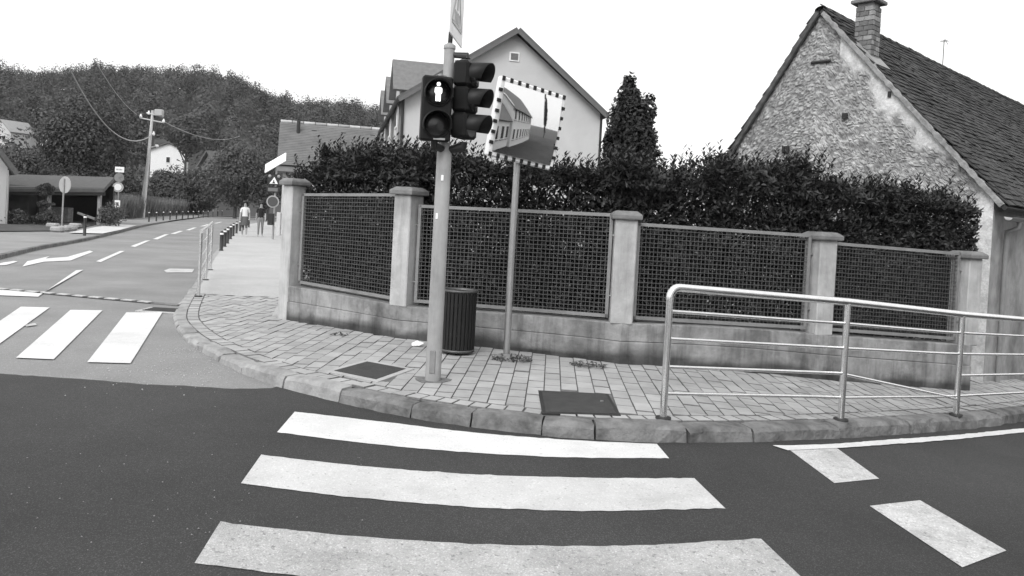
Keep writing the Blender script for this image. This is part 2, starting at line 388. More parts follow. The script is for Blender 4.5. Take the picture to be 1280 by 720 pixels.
# pavers: running bond along the view of the crossing, soldier course along the kerb
PW, PL, GAP = .146, .27, .005
pavers = []
def in_pav(x, y):
    if y > cut_y - .02 or y < 5: return False
    # behind the wall line?
    if x < W[0].x - .05: pass
    else:
        for a, b_ in zip(W[:-1], W[1:]):
            if a.x <= x <= b_.x:
                if y > lerp(a.y, b_.y, (x - a.x) / (b_.x - a.x)) + .12: return False
        if x > W[-1].x: 
            if y > W[-1].y + .5 + (x - W[-1].x) * .92: return False
    return True
kb = [p for p in KERB if p.y < 14 and p.x < 9]; kba = np.array([(p.x, p.y) for p in kb])
kt = np.gradient(kba, axis=0); kt /= np.linalg.norm(kt, axis=1)[:, None]; kn = np.stack([-kt[:, 1], kt[:, 0]], 1) * (1 if sgn > 0 else -1)
def clip(poly, p0, nrm):
    out = []
    for i in range(len(poly)):
        a, b_ = poly[i], poly[(i + 1) % len(poly)]
        da_ = (a[0] - p0[0]) * nrm[0] + (a[1] - p0[1]) * nrm[1]; db_ = (b_[0] - p0[0]) * nrm[0] + (b_[1] - p0[1]) * nrm[1]
        if da_ >= 0: out.append(a)
        if (da_ >= 0) != (db_ >= 0):
            t = da_ / (da_ - db_); out.append((a[0] + (b_[0] - a[0]) * t, a[1] + (b_[1] - a[1]) * t))
    return out
def area(p): return abs(sum(p[i][0] * p[(i + 1) % len(p)][1] - p[(i + 1) % len(p)][0] * p[i][1] for i in range(len(p)))) / 2
ANG = math.radians(-3); ca, sa = math.cos(ANG), math.sin(ANG)
COVERS = [(g2((462, 462)), None), (g2((723, 503)), None)]
cover_polys = [[g2p for g2p in (G(418, 463, .12), G(459, 452, .12), G(507, 461, .12), G(470, 474, .12))], [g2p for g2p in (G(677, 489, .12), G(757, 493, .12), G(771, 517.5, .12), G(682, 515, .12))]]
cover_c = []
for cp in cover_polys:
    cc = sum((Vector((p.x, p.y)) for p in cp), Vector((0, 0))) / 4; cover_c.append((cc, [Vector((p.x, p.y)) for p in cp]))
def inpoly(x, y, poly):
    r = False; j = len(poly) - 1
    for i in range(len(poly)):
        a, b_ = poly[i], poly[j]
        if (a[1] > y) != (b_[1] > y) and x < (b_[0] - a[0]) * (y - a[1]) / (b_[1] - a[1]) + a[0]: r = not r
        j = i
    return r
cover_big = []
for cc, cp in cover_c: cover_big.append([cc + (p - cc) * 1.12 for p in cp])
for i in range(-48, 62):
    for j in range(-4, 46):
        u = i * PW; v = 4.6 + j * PL + (PL / 2 if i % 2 else 0)
        q = [(u + GAP / 2, v + GAP), (u + PW - GAP / 2, v + GAP), (u + PW - GAP / 2, v + PL - GAP), (u + GAP / 2, v + PL - GAP)]
        q = [(x * ca - y * sa, x * sa + y * ca) for x, y in q]
        cx, cy = sum(x for x, y in q) / 4, sum(y for x, y in q) / 4
        if not in_pav(cx, cy) or cx > 8: continue
        d2 = (kba[:, 0] - cx) ** 2 + (kba[:, 1] - cy) ** 2; k = int(d2.argmin())
        sd = (cx - kba[k, 0]) * kn[k, 0] + (cy - kba[k, 1]) * kn[k, 1]
        if sd < .1: continue
        if any(inpoly(cx, cy, cb) for cb in cover_big): continue
        if sd < .6: q = clip(q, (kba[k, 0] + kn[k, 0] * .318, kba[k, 1] + kn[k, 1] * .318), kn[k])
        if len(q) > 2 and area(q) > .002: pavers.append(q)
s = 0
while s < acc[-1]:
    p = kpos(s)
    if p.y < cut_y and p.x < 7.5:
        q = [tuple(kin(s + .004, .168)), tuple(kin(s + .138, .168)), tuple(kin(s + .138, .306)), tuple(kin(s + .004, .306))]
        if not any(inpoly(sum(x for x, y in q) / 4, sum(y for x, y in q) / 4, cp) for _, cp in cover_c): pavers.append(q)
    s += .147
def paver_vf(q):
    dz = random.gauss(0, .0022); t1, t2 = random.gauss(0, .006), random.gauss(0, .006); n = len(q)
    cx, cy = sum(x for x, y in q) / n, sum(y for x, y in q) / n
    top = lambda x, y: zt(x) + hk(x) + dz + (x - cx) * t1 + (y - cy) * t2
    vs = [(x, y, top(x, y) - .014) for x, y in q] + [(x, y, top(x, y) - .004) for x, y in q] + [(x + math.copysign(min(.003, abs(cx - x) * .3), cx - x), y + math.copysign(min(.0055, abs(cy - y) * .3), cy - y), top(x, y)) for x, y in q]
    fs = [tuple(range(2 * n, 3 * n))] + [(r * n + i, r * n + (i + 1) % n, (r + 1) * n + (i + 1) % n, (r + 1) * n + i) for r in (0, 1) for i in range(n)]
    return vs, fs
def pxarea(q):
    cx, cy = sum(x for x, y in q) / len(q), sum(y for x, y in q) / len(q); d = max(cy, 1)
    vis = abs(cx / d) < .66
    return area(q) / d ** 3 * (1 if vis else .01)
pavers.sort(key=pxarea, reverse=True)
PM = [mat('paver_concrete_%d' % k, v_, .85, .10, 5, .25, 120, stain=.2) for k, v_ in enumerate((.34, .38, .41, .36))]
for q in pavers[:298]:
    b = MB(); vs, fs = paver_vf(q); b.add(vs, fs[:1]); b.m = 1; b.add(vs, fs[1:]); b.build('paver', [random.choice(PM), M_joint], pav, fix=False)
b = MB()
for q in pavers[298:]:
    vs, fs = paver_vf(q); b.m = random.randrange(4); b.add(vs, fs[:1]); b.m = 4; b.add(vs, fs[1:])
o = b.build('pavers', PM + [M_joint], pav, fix=False); o['kind'] = 'stuff'
# inspection covers
for (cc, cp), lab, hl in zip(cover_c, ('dark square iron inspection cover set cornerwise in the pavers, left of the mast', 'dark iron inspection cover in the pavers beside the railing end post'), (0, 1)):
    t = thing('inspection_cover', lab, 'manhole cover', (cc.x, cc.y, zt(cc.x) + hk(cc.x)))
    zz = zt(cc.x) + hk(cc.x)
    big = [cc + (p - cc) * (1.10 if hl else 1.26) for p in cp]; b = MB()
    vs = [(p.x, p.y, zt(p.x) + hk(p.x) + dz) for dz in (-.02, .0045) for p in big]
    b.add(vs, [(4, 5, 6, 7)] + [(i, (i + 1) % 4, 4 + (i + 1) % 4, 4 + i) for i in range(4)])
    b.build('frame', PM[2] if not hl else M_dark, t)
    vs = [(p.x, p.y, zt(p.x) + hk(p.x) + dz) for dz in (-.01, .008) for p in cp]
    MB().add(vs, [(4, 5, 6, 7)] + [(i, (i + 1) % 4, 4 + (i + 1) % 4, 4 + i) for i in range(4)]).build('lid', mat('cast_iron', .045, .7, .3, 12, .6, 60, spec=.4), t)
    if hl:
        kp = cc.lerp(cp[1].lerp(cp[2], .4), .75); MB().cyl((kp.x, kp.y, zz), (kp.x, kp.y, zz + .012), .015, n=10).build('keyhole_plug', M_galv, t)

# ------------------------------------------------------------------ boundary wall with piers and mesh panels
PT = [1.95, 1.87, 1.71, 1.60, 1.46]                # pier tops (absolute)
PLH = [.46, .38, .43, .51, .58]                    # plinth height above the pavement
PTOP = [(None, 1.74), (1.775, 1.655), (1.66, 1.575), (1.55, 1.475), (1.42, None)]
def ground_w(x): return zt(x) + hk(x)
wall = thing('boundary_wall', 'concrete boundary wall with capped piers and dark wire mesh panels before the hedge', 'wall', (0, 8.4, .12))
dirs = [(W[i + 1] - W[i]).normalized() for i in range(4)]
for i in range(5):
    d = dirs[i] if i == 0 else (dirs[i - 1] if i == 4 else (dirs[i - 1] + dirs[i]).normalized())
    X = Vector((d.x, d.y, 0)); Y = Vector((-d.y, d.x, 0)); c = Vector((W[i].x, W[i].y, 0)) + Y * (.125 if i == 0 else .165); dp_ = .22 if i == 0 else .27
    wd = .20 if i == 0 else .235; base = ground_w(W[i].x) + (PLH[i] - .014 if i else -.05); top = PT[i] - .09
    b = MB(); b.bbox((c.x, c.y, (base + top) / 2), (wd, dp_, top - base), .012, (X, Y, Zz))
    pr = b.build('pier', M_pier, wall)
    b = MB(); hw, hd = wd / 2 + .035, dp_ / 2 + .035; z0 = top - .002
    prof = [(0, 1.0), (.012, 1.04), (.045, 1.04), (.06, .98), (.092, .70)]
    vs = [c + X * (sx * hw * k) + Y * (sy * hd * k) + Zz * (z0 + dz) for dz, k in prof for sx, sy in ((-1, -1), (1, -1), (1, 1), (-1, 1))]
    fs = [(r * 4 + j, r * 4 + (j + 1) % 4, (r + 1) * 4 + (j + 1) % 4, (r + 1) * 4 + j) for r in range(4) for j in range(4)] + [(16, 17, 18, 19), (3, 2, 1, 0)]
    b.add(vs, fs); b.build('cap', M_cap, pr)
for i in range(4):
    a, b_ = W[i], W[i + 1]; d = dirs[i]; X = Vector((d.x, d.y, 0)); Y = Vector((-d.y, d.x, 0))
    # plinth in two cast lifts with a recessed line between
    for lift in (0, 1):
        nseg = max(20, int((b_ - a).length / .06)); rows = []; tn = []; nr_ = 7
        for k in range(nseg + 1):
            t = k / nseg; p = a.lerp(b_, t); p3 = Vector((p.x, p.y, 0)); g = ground_w(p.x); h = lerp(PLH[i], PLH[i + 1], t)
            lo, hi = (g - .06, g + h * .55) if lift == 0 else (g + h * .55 + .006, g + h - .003 * (i % 2))
            ins = (.018 if lift == 0 else .024); col_ = []
            for j in range(nr_):
                z = lerp(lo, hi - .012, j / (nr_ - 1)); nz_ = mnoise.fractal(Vector((p.x * 2.2, z * 3, i * 5.0)), 1, 2, 4)
                col_.append(p3 + Y * (ins + nz_ * .004) + Zz * z)
                band = .05 + .10 * (.5 + .8 * mnoise.fractal(Vector((p.x * 1.1, 0, 9.0)), 1, 2, 4)); up = z - g
                tn.append(lerp(.22, 1.0, sstep(band * .5, band * 1.6, up + nz_ * .05)) * (1 - .35 * sstep(.15, .5, mnoise.fractal(Vector((p.x * 1.7, z * .5, 4.0)), 1, 2, 3))))
            rows.append(col_ + [p3 + Y * (ins + .012) + Zz * hi, p3 + Y * .30 + Zz * hi, p3 + Y * .30 + Zz * lo]); tn += [.8, .6, .6]
        vs = [tuple(v) for r in rows for v in r]; w_ = nr_ + 3
        o = np_mesh('plinth', vs, [(k * w_ + j, k * w_ + (j + 1) % w_, (k + 1) * w_ + (j + 1) % w_, (k + 1) * w_ + j) for k in range(nseg) for j in range(w_)], M_plinth, wall)
        at_ = o.data.attributes.new('tone', 'FLOAT', 'POINT'); at_.data.foreach_set('value', np.array(tn, np.float32))
    # panel
    L0 = (b_ - a).length; u0, u1 = .19, L0 - .19
    zb0 = ground_w(a.x) + PLH[i] + .055; zb1 = ground_w(b_.x) + PLH[i + 1] + .055; zt0, zt1 = PTOP[i][1], PTOP[i + 1][0]
    def pp(u, v):
        t = (u - u0) / (u1 - u0); p = a + d * u; z = lerp(lerp(zb0, zb1, u / L0), lerp(zt0, zt1, t), v)
        return Vector((p.x, p.y, z)) + Y * .14
    fr = thing_part = MB()
    cs = [pp(u0, 0), pp(u1, 0), pp(u1, 1), pp(u0, 1)]
    for p, q in ((0, 1), (1, 2), (2, 3), (3, 0)):
        dv = (cs[q] - cs[p]); l = dv.length; dv.normalize(); up = Y.cross(dv)
        fr.box((cs[p] + cs[q]) / 2, (l + .036, .036, .036), (dv, Y, up))
    pan = fr.build('panel_frame', M_fence, wall)
    wm = MB(); nv = int((u1 - u0) / .047); nh = int((zt0 - zb0) / .046)
    for k in range(1, nv):
        u = lerp(u0, u1, k / nv); p, q = pp(u, 0), pp(u, 1); wm.box((p + q) / 2 + Y * .002, (.0062, .005, (q - p).length), (X, Y, Zz))
    for k in range(1, nh):
        p, q = pp(u0, k / nh), pp(u1, k / nh); dv = (q - p); l = dv.length; dv.normalize(); wm.box((p + q) / 2 - Y * .005, (l, .005, .0066), (dv, Y, Y.cross(dv)))
    wm.build('wire_mesh', M_wire, pan)
    for u, sx in ((u0 - .035, 0), (u1 + .035, 1)):
        for v in (.2, .8):
            p = pp(u0 if sx == 0 else u1, v); q = p + X * (-.075 if sx == 0 else .075)
            MB().cyl(p, q, .009, n=6).build('hinge_lug', M_galv, pan)
# return of the wall along the side street
m = MB(); rd = Vector((-.262, .965, 0)); p0 = Vector((W[0].x + .10, W[0].y + .3, 0)); rn = Vector((.965, .262, 0))
m.prism([p0 + Zz * 0, p0 + rn * .25, p0 + rn * .25 + Zz * .55, p0 + Zz * .55], rd * 9); m.build('side_plinth', M_conc, wall)

# ------------------------------------------------------------------ foliage helpers
def rand_dirs(n, r=rng):
    v = r.normal(size=(n, 3)); return v / np.linalg.norm(v, axis=1)[:, None]
def leaf_faces(P, D, N, ln, wd, fold=.25):
    """lance-shaped leaves: base P, direction D, normal N -> two folded quads each (6 verts)"""
    D = D / np.linalg.norm(D, axis=1)[:, None]; S = np.cross(D, N); S /= np.linalg.norm(S, axis=1)[:, None] + 1e-9; N = np.cross(S, D)
    ln = np.asarray(ln).reshape(-1, 1); wd = np.asarray(wd).reshape(-1, 1)
    v0 = P; v1 = P + D * ln * .45 + S * wd + N * wd * fold; v2 = P + D * ln * .5 - N * wd * .1; v3 = P + D * ln * .45 - S * wd + N * wd * fold; v4 = P + D * ln - N * wd * .5
    V = np.stack([v0, v1, v2, v3, v4], 1).reshape(-1, 3); n = len(P); o = np.arange(n)[:, None] * 5
    Fq = np.concatenate([o + np.array([[0, 1, 4, 2]]), o + np.array([[0, 2, 4, 3]])], 0)
    return V, Fq
def blob_leaves(C, R, n, size, r=rng, shell=.55, outw=.8, jit=.7):
    """n rhombus leaf clumps in ellipsoids C (k,3) R (k,3)"""
    k = len(C); idx = r.integers(0, k, n); d = rand_dirs(n, r); rad = (shell + (1 - shell) * r.random(n) ** .7)[:, None]
    P = C[idx] + d * R[idx] * rad
    N = d * outw + rand_dirs(n, r) * jit + np.array([0, 0, .35]); D = np.cross(N, rand_dirs(n, r)); D /= np.linalg.norm(D, axis=1)[:, None]
    N /= np.linalg.norm(N, axis=1)[:, None]
    S = np.cross(N, D); s = (size * (.6 + .8 * r.random(n)))[:, None]
    V = np.stack([P - D * s, P - S * s * .55, P + D * s, P + S * s * .55], 1).reshape(-1, 3)
    return V, np.arange(n * 4).reshape(-1, 4)
def crown_blobs(c, R, k, r=rng, sub=.42):
    d = rand_dirs(k, r); rad = (r.random(k) ** .45)[:, None] * .78
    C = np.array(c) + d * np.array(R) * rad; RR = np.array(R)[None] * sub * (.6 + .7 * r.random((k, 1))); return C, RR
def make_tree(name, label, base, h, crown_z, R, nblob, nleaf, size, material=None, cat='tree', group=None, trunk=.18, sub=.42, limbs=6, lean=(0, 0), taper=None):
    t = thing(name, label, cat, base, group); b = MB(); B = Vector(base)
    topz = crown_z + R[2] * .35; pts = [B + Vector((lean[0] * k + math.sin(k * 3) * .05 * h * .1, lean[1] * k, topz * k)) for k in (0, .2, .45, .7, 1)]
    b.tube(pts, [trunk, trunk * .8, trunk * .62, trunk * .4, trunk * .12], 8)
    for i in range(limbs):
        a = i * 2.4 + random.random(); st = pts[2].lerp(pts[3], random.random()); L_ = .75
        en = B + Vector((math.cos(a) * R[0] * L_, math.sin(a) * R[1] * L_, crown_z + R[2] * random.uniform(-.4, .6)))
        b.tube([st, st.lerp(en, .5) + Vector((0, 0, -.06 * R[2])), en], [trunk * .35, trunk * .2, trunk * .05], 6)
    b.build('trunk', M_bark, t)
    C, RR = crown_blobs((B.x + lean[0], B.y + lean[1], B.z + crown_z), R, nblob, sub=sub)
    if taper:
        f = (C[:, 2] - (B.z + crown_z - R[2])) / (2 * R[2]); sc_ = np.clip(taper[0] + (taper[1] - taper[0]) * f, .1, 2)
        C[:, 0] = B.x + (C[:, 0] - B.x) * sc_; C[:, 1] = B.y + (C[:, 1] - B.y) * sc_; RR *= np.clip(sc_, .5, 1.2)[:, None]
    V, Fq = blob_leaves(C, RR, nleaf, size)
    np_mesh('crown', V, Fq, material or M_tree, t)
    return t

# ------------------------------------------------------------------ laurel hedge behind the wall
def hedge():
    t = thing('laurel_hedge', 'dense dark laurel hedge with glossy leaves rising behind the mesh fence', 'hedge', (1.2, 9.2, .1))
    prof_px = [(368, 205), (385, 192), (420, 183), (500, 181), (560, 183), (610, 187), (700, 199), (750, 195), (800, 197), (850, 203), (880, 207), (905, 196), (960, 194), (1000, 200), (1050, 211), (1110, 223), (1160, 232), (1200, 242), (1226, 256)]
    # polyline of the hedge front, 0.3 behind the wall front
    P = [W[0] - dirs[0] * (.075 * k) + Vector((-dirs[0].y, dirs[0].x)) * .42 for k in (4, 3, 2, 1)]
    for i in range(4):
        d = dirs[i]; nrm = Vector((-d.y, d.x))
        for k in range(40): P.append(W[i].lerp(W[i + 1], k / 40) + nrm * .42)
    for k in range(8): P.append(W[4] + dirs[3] * (.07 * k) + Vector((-dirs[3].y, dirs[3].x)) * .42)
    P = [p for p in P if p.x < 6.2]; P = np.array([(p.x, p.y) for p in P])
    L_ = np.concatenate([[0], np.cumsum(np.linalg.norm(np.diff(P, axis=0), axis=1))]); tot = L_[-1]
    def pos(s): return np.stack([np.interp(s, L_, P[:, 0]), np.interp(s, L_, P[:, 1])], 1)
    hp = []
    for px, py in prof_px:
        q = None
        for Y in np.linspace(8.4, 11.2, 141):
            w = at(px, py, Y); 
            dd_ = abs(np.hypot(P[:, 0] - w.x, P[:, 1] - w.y).min() - .25)
            if q is None or dd_ < q[0]:
                k = int(np.hypot(P[:, 0] - w.x, P[:, 1] - w.y).argmin()); q = (dd_, L_[k], w.z)
        hp.append((q[1], q[2]))
    hp.sort(); hs = np.array([a for a, _ in hp]); hz = np.array([b_ for _, b_ in hp])
    top = lambda s: np.interp(s, hs, hz) - .10 + .05 * np.sin(s * 5.1) + .04 * np.sin(s * 11.7 + 1)
    r = np.random.default_rng(5)
    tang = np.gradient(P, axis=0); tang /= np.linalg.norm(tang, axis=1)[:, None]; nor = np.stack([-tang[:, 1], tang[:, 0]], 1)
    def frame(s): 
        a = np.stack([np.interp(s, L_, nor[:, 0]), np.interp(s, L_, nor[:, 1])], 1); return a / np.linalg.norm(a, axis=1)[:, None]
    Vs = []; Fs = []; o = 0
    def put(Pt, D, N, ln, wd, fold=.25):
        nonlocal o
        V, Fq = leaf_faces(Pt, D, N, ln, wd, fold); Vs.append(V); Fs.append(Fq + o); o += len(V)
    # body
    n = 120000; s = r.random(n) * (tot + .3) - .15; nn = frame(s); base = pos(s); zt_ = top(s)
    dep = np.abs(r.normal(size=n)) * .22; dep = np.where(r.random(n) < .35, r.random(n) * 1.1, dep)
    z = .3 + (zt_ - .3) * r.random(n) ** .85 - .05 * (1 - dep)
    bulge = .09 * np.sin(s * 4.3 + z * 3) + .06 * np.sin(s * 9 + 2 + z * 5)
    # keep the fence clear: below the panel tops the hedge is clipped a little behind the mesh
    dep = dep + np.where(z < 1.75, .02, -.12) + bulge * np.where(z < 1.7, .4, 1)
    Pt = np.stack([base[:, 0] + nn[:, 0] * dep, base[:, 1] + nn[:, 1] * dep, z], 1)
    out = np.stack([-nn[:, 0], -nn[:, 1], np.zeros(n)], 1); rd_ = rand_dirs(n, r)
    D = out * .55 + np.array([0, 0, .45]) + rd_ * .8; N = out * .5 + np.array([0, 0, .8]) + rand_dirs(n, r) * .5
    put(Pt, D, N, .055 + .055 * r.random(n), .012 + .010 * r.random(n))
    # top and shoots
    ns = 1500; s = r.random(ns) * tot; nn = frame(s); base = pos(s); dep = r.random(ns) * .95 - .12; z0 = top(s) - .12 - .12 * (dep > .6)
    L2 = .10 + .22 * r.random(ns) ** 1.6; lean = r.normal(size=(ns, 3)) * .25; lean[:, 2] = 1; lean -= np.stack([nn[:, 0], nn[:, 1], np.zeros(ns)], 1) * (.25 * (dep < .15))[:, None]
    B0 = np.stack([base[:, 0] + nn[:, 0] * dep, base[:, 1] + nn[:, 1] * dep, z0], 1)
    for k in range(11):
        f = (k + .3) / 11; Pt = B0 + lean * (L2 * f)[:, None]; a = k * 2.4 + r.random(ns) * .8
        hd = np.stack([np.cos(a), np.sin(a), np.full(ns, .35 + 1.3 * f)], 1); N = np.stack([-np.cos(a) * .8, -np.sin(a) * .8, np.full(ns, .7)], 1) + rand_dirs(ns, r) * .2
        put(Pt, hd, N, (.06 + .045 * r.random(ns)) * (1 - .25 * f), .011 + .008 * r.random(ns))
    V = np.concatenate(Vs); Q = np.concatenate(Fs)
    sd = np.min([(V[:, 0] - W[i].x) * -dirs[i].y + (V[:, 1] - W[i].y) * dirs[i].x for i in range(4)], axis=0)      # distance behind the wall front
    bad = (sd < np.where(V[:, 2] < 1.95, .36, .02)) | ((V[:, 0] - 6.75) * .735 + (V[:, 1] - 10.8) * .678 > -.07) | (V[:, 0] > 6.35)
    badleaf = bad.reshape(-1, 5).any(1); Q = Q[~badleaf[Q[:, 0] // 5]]
    np_mesh('foliage', V, Q, M_leaf, t)['kind'] = 'stuff'
    b = MB()
    for k in range(60):
        s_ = np.array([tot * (k + .5) / 60]); p = pos(s_)[0]; q = frame(s_)[0]; dpt = .3 + .4 * random.random()
        x, y = p[0] + q[0] * dpt, p[1] + q[1] * dpt; zz = float(top(s_)[0])
        if x > 5.4 or min((x - W[i].x) * -dirs[i].y + (y - W[i].y) * dirs[i].x for i in range(4)) < .6: continue
        b.tube([(x, y, zt(x)), (x + random.gauss(0, .06), y + random.gauss(0, .06), zz * .5), (x + random.gauss(0, .12), y + random.gauss(0, .12), zz * .9)], [.022, .015, .006], 5)
    b.build('stems', M_bark, t)
hedge()

# ------------------------------------------------------------------ railings
def railing(label, bases, hts, fr, r_top=.031, round_start=True, bent=None, group=None):
    t = thing('guard_railing', label, 'railing', bases[0], group)
    tops = [b + Zz * h for b, h in zip(bases, hts)]
    for i, (p, q) in enumerate(zip(bases, tops)):
        b = MB(); b.cyl(p - Zz * .03, q - Zz * (.07 if i == 0 and round_start else .02), .028, n=14)
        po = b.build('post', M_steel, t)
        MB().lathe(p, [(.06, -.01), (.06, .006), (.034, .010)], 14).build('base_flange', M_dark, po)
    pts = []
    if round_start:
        d = (tops[1] - tops[0]).normalized(); c = tops[0]
        pts.append(c - Zz * .10)
        for k in range(7):
            a = PI / 2 * k / 6; pts.append(c - Zz * .08 + d * (.08 * (1 - math.cos(a))) + Zz * (.08 * math.sin(a)))
    else: pts.append(tops[0])
    pts += tops[1:]
    MB().tube(pts, r_top, 12).build('top_rail', M_steel, t)
    for i in range(len(bases) - 1):
        for k, f in enumerate(fr):
            f1 = f
            if bent and (i, k) == bent[0]: f, f1 = bent[1]
            p = bases[i].lerp(tops[i], f); q = bases[i + 1].lerp(tops[i + 1], f1)
            if bent and i == bent[0][0] + 1 and k == bent[0][1]: pass
            mid = p.lerp(q, .85) + Zz * (.008 if (bent and (i, k) == bent[0]) else random.gauss(0, .002))
            MB().tube([p, mid, q], .0145, 8).build('rail', M_steel, t)
rb = [G(829, 522, .125), G(1051, 524, .125), G(1195, 518, .125)]
rb.append(Vector((6.35, 9.05, zt(6.35) + .125)))
railing('long bright steel tube railing along the kerb before the stone gabled house', rb, [1.0, 1.0, 1.0, 1.02], (.815, .605, .39, .185), bent=((1, 2), (.385, .15)))
lb = [G(248, 370, .05), G(257, 349.5, .05), G(263, 337, .05)]
railing('short steel tube railing at the corner beside the asphalt walkway', lb, [1.05, 1.05, 1.08], (.8, .6, .4, .2), round_start=False)

# ------------------------------------------------------------------ traffic light mast
TL = G(541, 475, .12); tlt = thing('traffic_light', 'grey mast with a pedestrian signal showing a lit figure and a three-lamp signal', 'traffic light', TL)
bx_, by_ = TL.x, TL.y; z0 = TL.z
M_head = mat('signal_housing', .010, .5, .15, 6, spec=.2); M_hood = mat('signal_hood', .012, .5, .1, 6, spec=.25)
b = MB(); b.tube([(bx_, by_, z0 - .1), (bx_, by_, 2.10), (bx_, by_, 2.16)], [.069, .064, .046], 20); b.cyl((bx_, by_, 2.15), (bx_, by_, 3.02), .046, n=16)
mast = b.build('mast', M_mast, tlt)
MB().bbox((bx_ - .005, by_ - .066, z0 + .17), (.05, .02, .20), .006).build('access_door', M_fence, mast)
MB().lathe((bx_, by_, 3.02), [(.052, -.02), (.052, .01), (.02, .03)], 16).build('mast_cap', M_mast, mast)
b = MB(); rgh = [(math.cos(a) * (.15 + .03 * math.sin(a * 3)), math.sin(a) * (.13 + .02 * math.cos(a * 2))) for a in [2 * PI * k / 14 for k in range(14)]]
b.prism([(bx_ + x, by_ + y, z0 - .016) for x, y in rgh], (0, 0, .018)); b.build('mortar_patch', mat('mortar', .16, .95, .3, 15, .5, 40), tlt)
for k in range(3):   # paint scuffs and sticker remains
    a = -PI / 2 + (k - 1) * .5
    MB().bbox((bx_ + math.cos(a) * .066, by_ + math.sin(a) * .066, 1.55 + .33 * k), (.022, .008, .05), .002, (Vector((-math.sin(a), math.cos(a), 0)), Vector((math.cos(a), math.sin(a), 0)), Zz)).build('sticker_remnant', M_white, mast)
def axes(yaw):   # facing direction n = (sin yaw, -cos yaw): yaw 0 looks at the camera, + turns to the right
    n = Vector((math.sin(yaw), -math.cos(yaw), 0)); u = Vector((math.cos(yaw), math.sin(yaw), 0)); return u, n
def hood(c, u, n, r, ln, cut):
    b = MB(); vs = []; K = 20; inner = []
    for rr in (r, r - .006):
        for k in range(K + 1):
            a = lerp(-PI * cut, PI + PI * cut, k / K); side = u * math.cos(a) + Zz * math.sin(a)
            ext = ln * (.45 + .55 * (.5 + .5 * math.sin(a)) ** .8)
            vs += [c + side * rr, c + side * (rr + .004) + n * ext - Zz * ext * .10]
    st = 2 * (K + 1); fs = []
    for k in range(K):
        fs += [(2 * k, 2 * k + 1, 2 * k + 3, 2 * k + 2), (st + 2 * k, st + 2 * k + 2, st + 2 * k + 3, st + 2 * k + 1), (2 * k + 1, st + 2 * k + 1, st + 2 * k + 3, 2 * k + 3)]
    b.add(vs, fs, True); return b
def lens(c, u, n, r):
    return MB().lathe(c, [(r, 0), (r * .9, .008), (r * .6, .018), (r * .02, .024)], 24, (u, Zz, n) if False else (Zz, u, n))
# pedestrian signal
u, n = axes(math.radians(14)); pc = Vector((bx_ - .075, by_ - .15, 2.455))
ph = MB().bbox(pc, (.255, .12, .545), .015, (u, -n, Zz)).build('pedestrian_signal', M_head, tlt)
for dz, lit in ((.13, 1), (-.135, 0)):
    c = pc + Zz * dz + n * .061
    MB().lathe(c, [(.118, -.004), (.118, .006), (.104, .008)], 28, (Zz, u, n), close=False).build('lens_ring', M_hood, ph)
    lens(c, u, n, .102).build('lens', mat('dark_lens', .012, .25, spec=.6), ph)
    hood(c, u, n, .116, .13, .12).build('hood', M_hood, ph)
    if lit:
        F2 = [(-.012, -.082), (-.028, -.08), (-.028, -.01), (-.034, -.012), (-.042, .0), (-.040, .036), (-.026, .046), (.026, .046), (.040, .036), (.042, .0), (.034, -.012), (.028, -.01), (.028, -.08), (.012, -.082), (0, -.078)]
        b = MB(); mE = mat('lit_figure', .9, .5, emit=1.3)
        b.prism([c + u * x * .76 + Zz * y * .92 + n * .028 for x, y in F2], n * .003)
        b.prism([c + u * (.017 * math.cos(a)) + Zz * (.068 + .017 * math.sin(a)) + n * .028 for a in [2 * PI * k / 14 for k in range(14)]], n * .003)
        b.build('lit_standing_figure', mE, ph)
for dz in (-.31,):
    b = MB(); b.tube([pc + Zz * (-.27), pc + Zz * dz, Vector((bx_, by_, pc.z + dz - .02))], [.03, .034, .03], 10); b.build('bracket', M_black, ph)
MB().tube([pc + Zz * .27, pc + Zz * .29 + Vector((.02, .05, 0)), Vector((bx_, by_, pc.z + .29))], .02, 10).build('bracket', M_galv, ph)
MB().bbox(pc + Zz * (-.255) + n * .062 + u * .03, (.10, .006, .018), .002, (u, -n, Zz)).build('type_plate', M_galv, ph)
# vehicle signal, turned towards traffic from the right
u, n = axes(math.radians(66)); vc = Vector((bx_ + .16, by_ - .02, 2.56))
vh = None
for k, dz in enumerate((.222, 0, -.222)):
    c = vc + Zz * dz; b = MB(); b.bbox(c, (.235, .15, .216), .022, (u, -n, Zz))
    if vh is None: vh = b.build('vehicle_signal', M_head, tlt)
    else: b.build('signal_module', M_head, vh)
    cf = c + n * .076
    lens(cf, u, n, .095).build('lens', mat('dark_lens', .012, .25, spec=.6) if k < 2 else mat('pale_lens', .12, .25, spec=.6), vh)
    hood(cf, u, n, .105, .17, .13).build('hood', M_hood, vh)
MB().tube([Vector((bx_ + .075, by_ - .03, 2.24)), Vector((bx_ + .075, by_ - .03, 2.90))], .022, 10).build('back_tube', M_galv, vh)
MB().tube([vc - Zz * .36, vc - Zz * .40, Vector((bx_ + .02, by_, vc.z - .44))], [.04, .045, .03], 10).build('bracket', M_black, vh)
MB().tube([vc + Zz * .36, vc + Zz * .385, Vector((bx_ + .02, by_, vc.z + .39))], [.03, .03, .025], 10).build('bracket', M_black, vh)
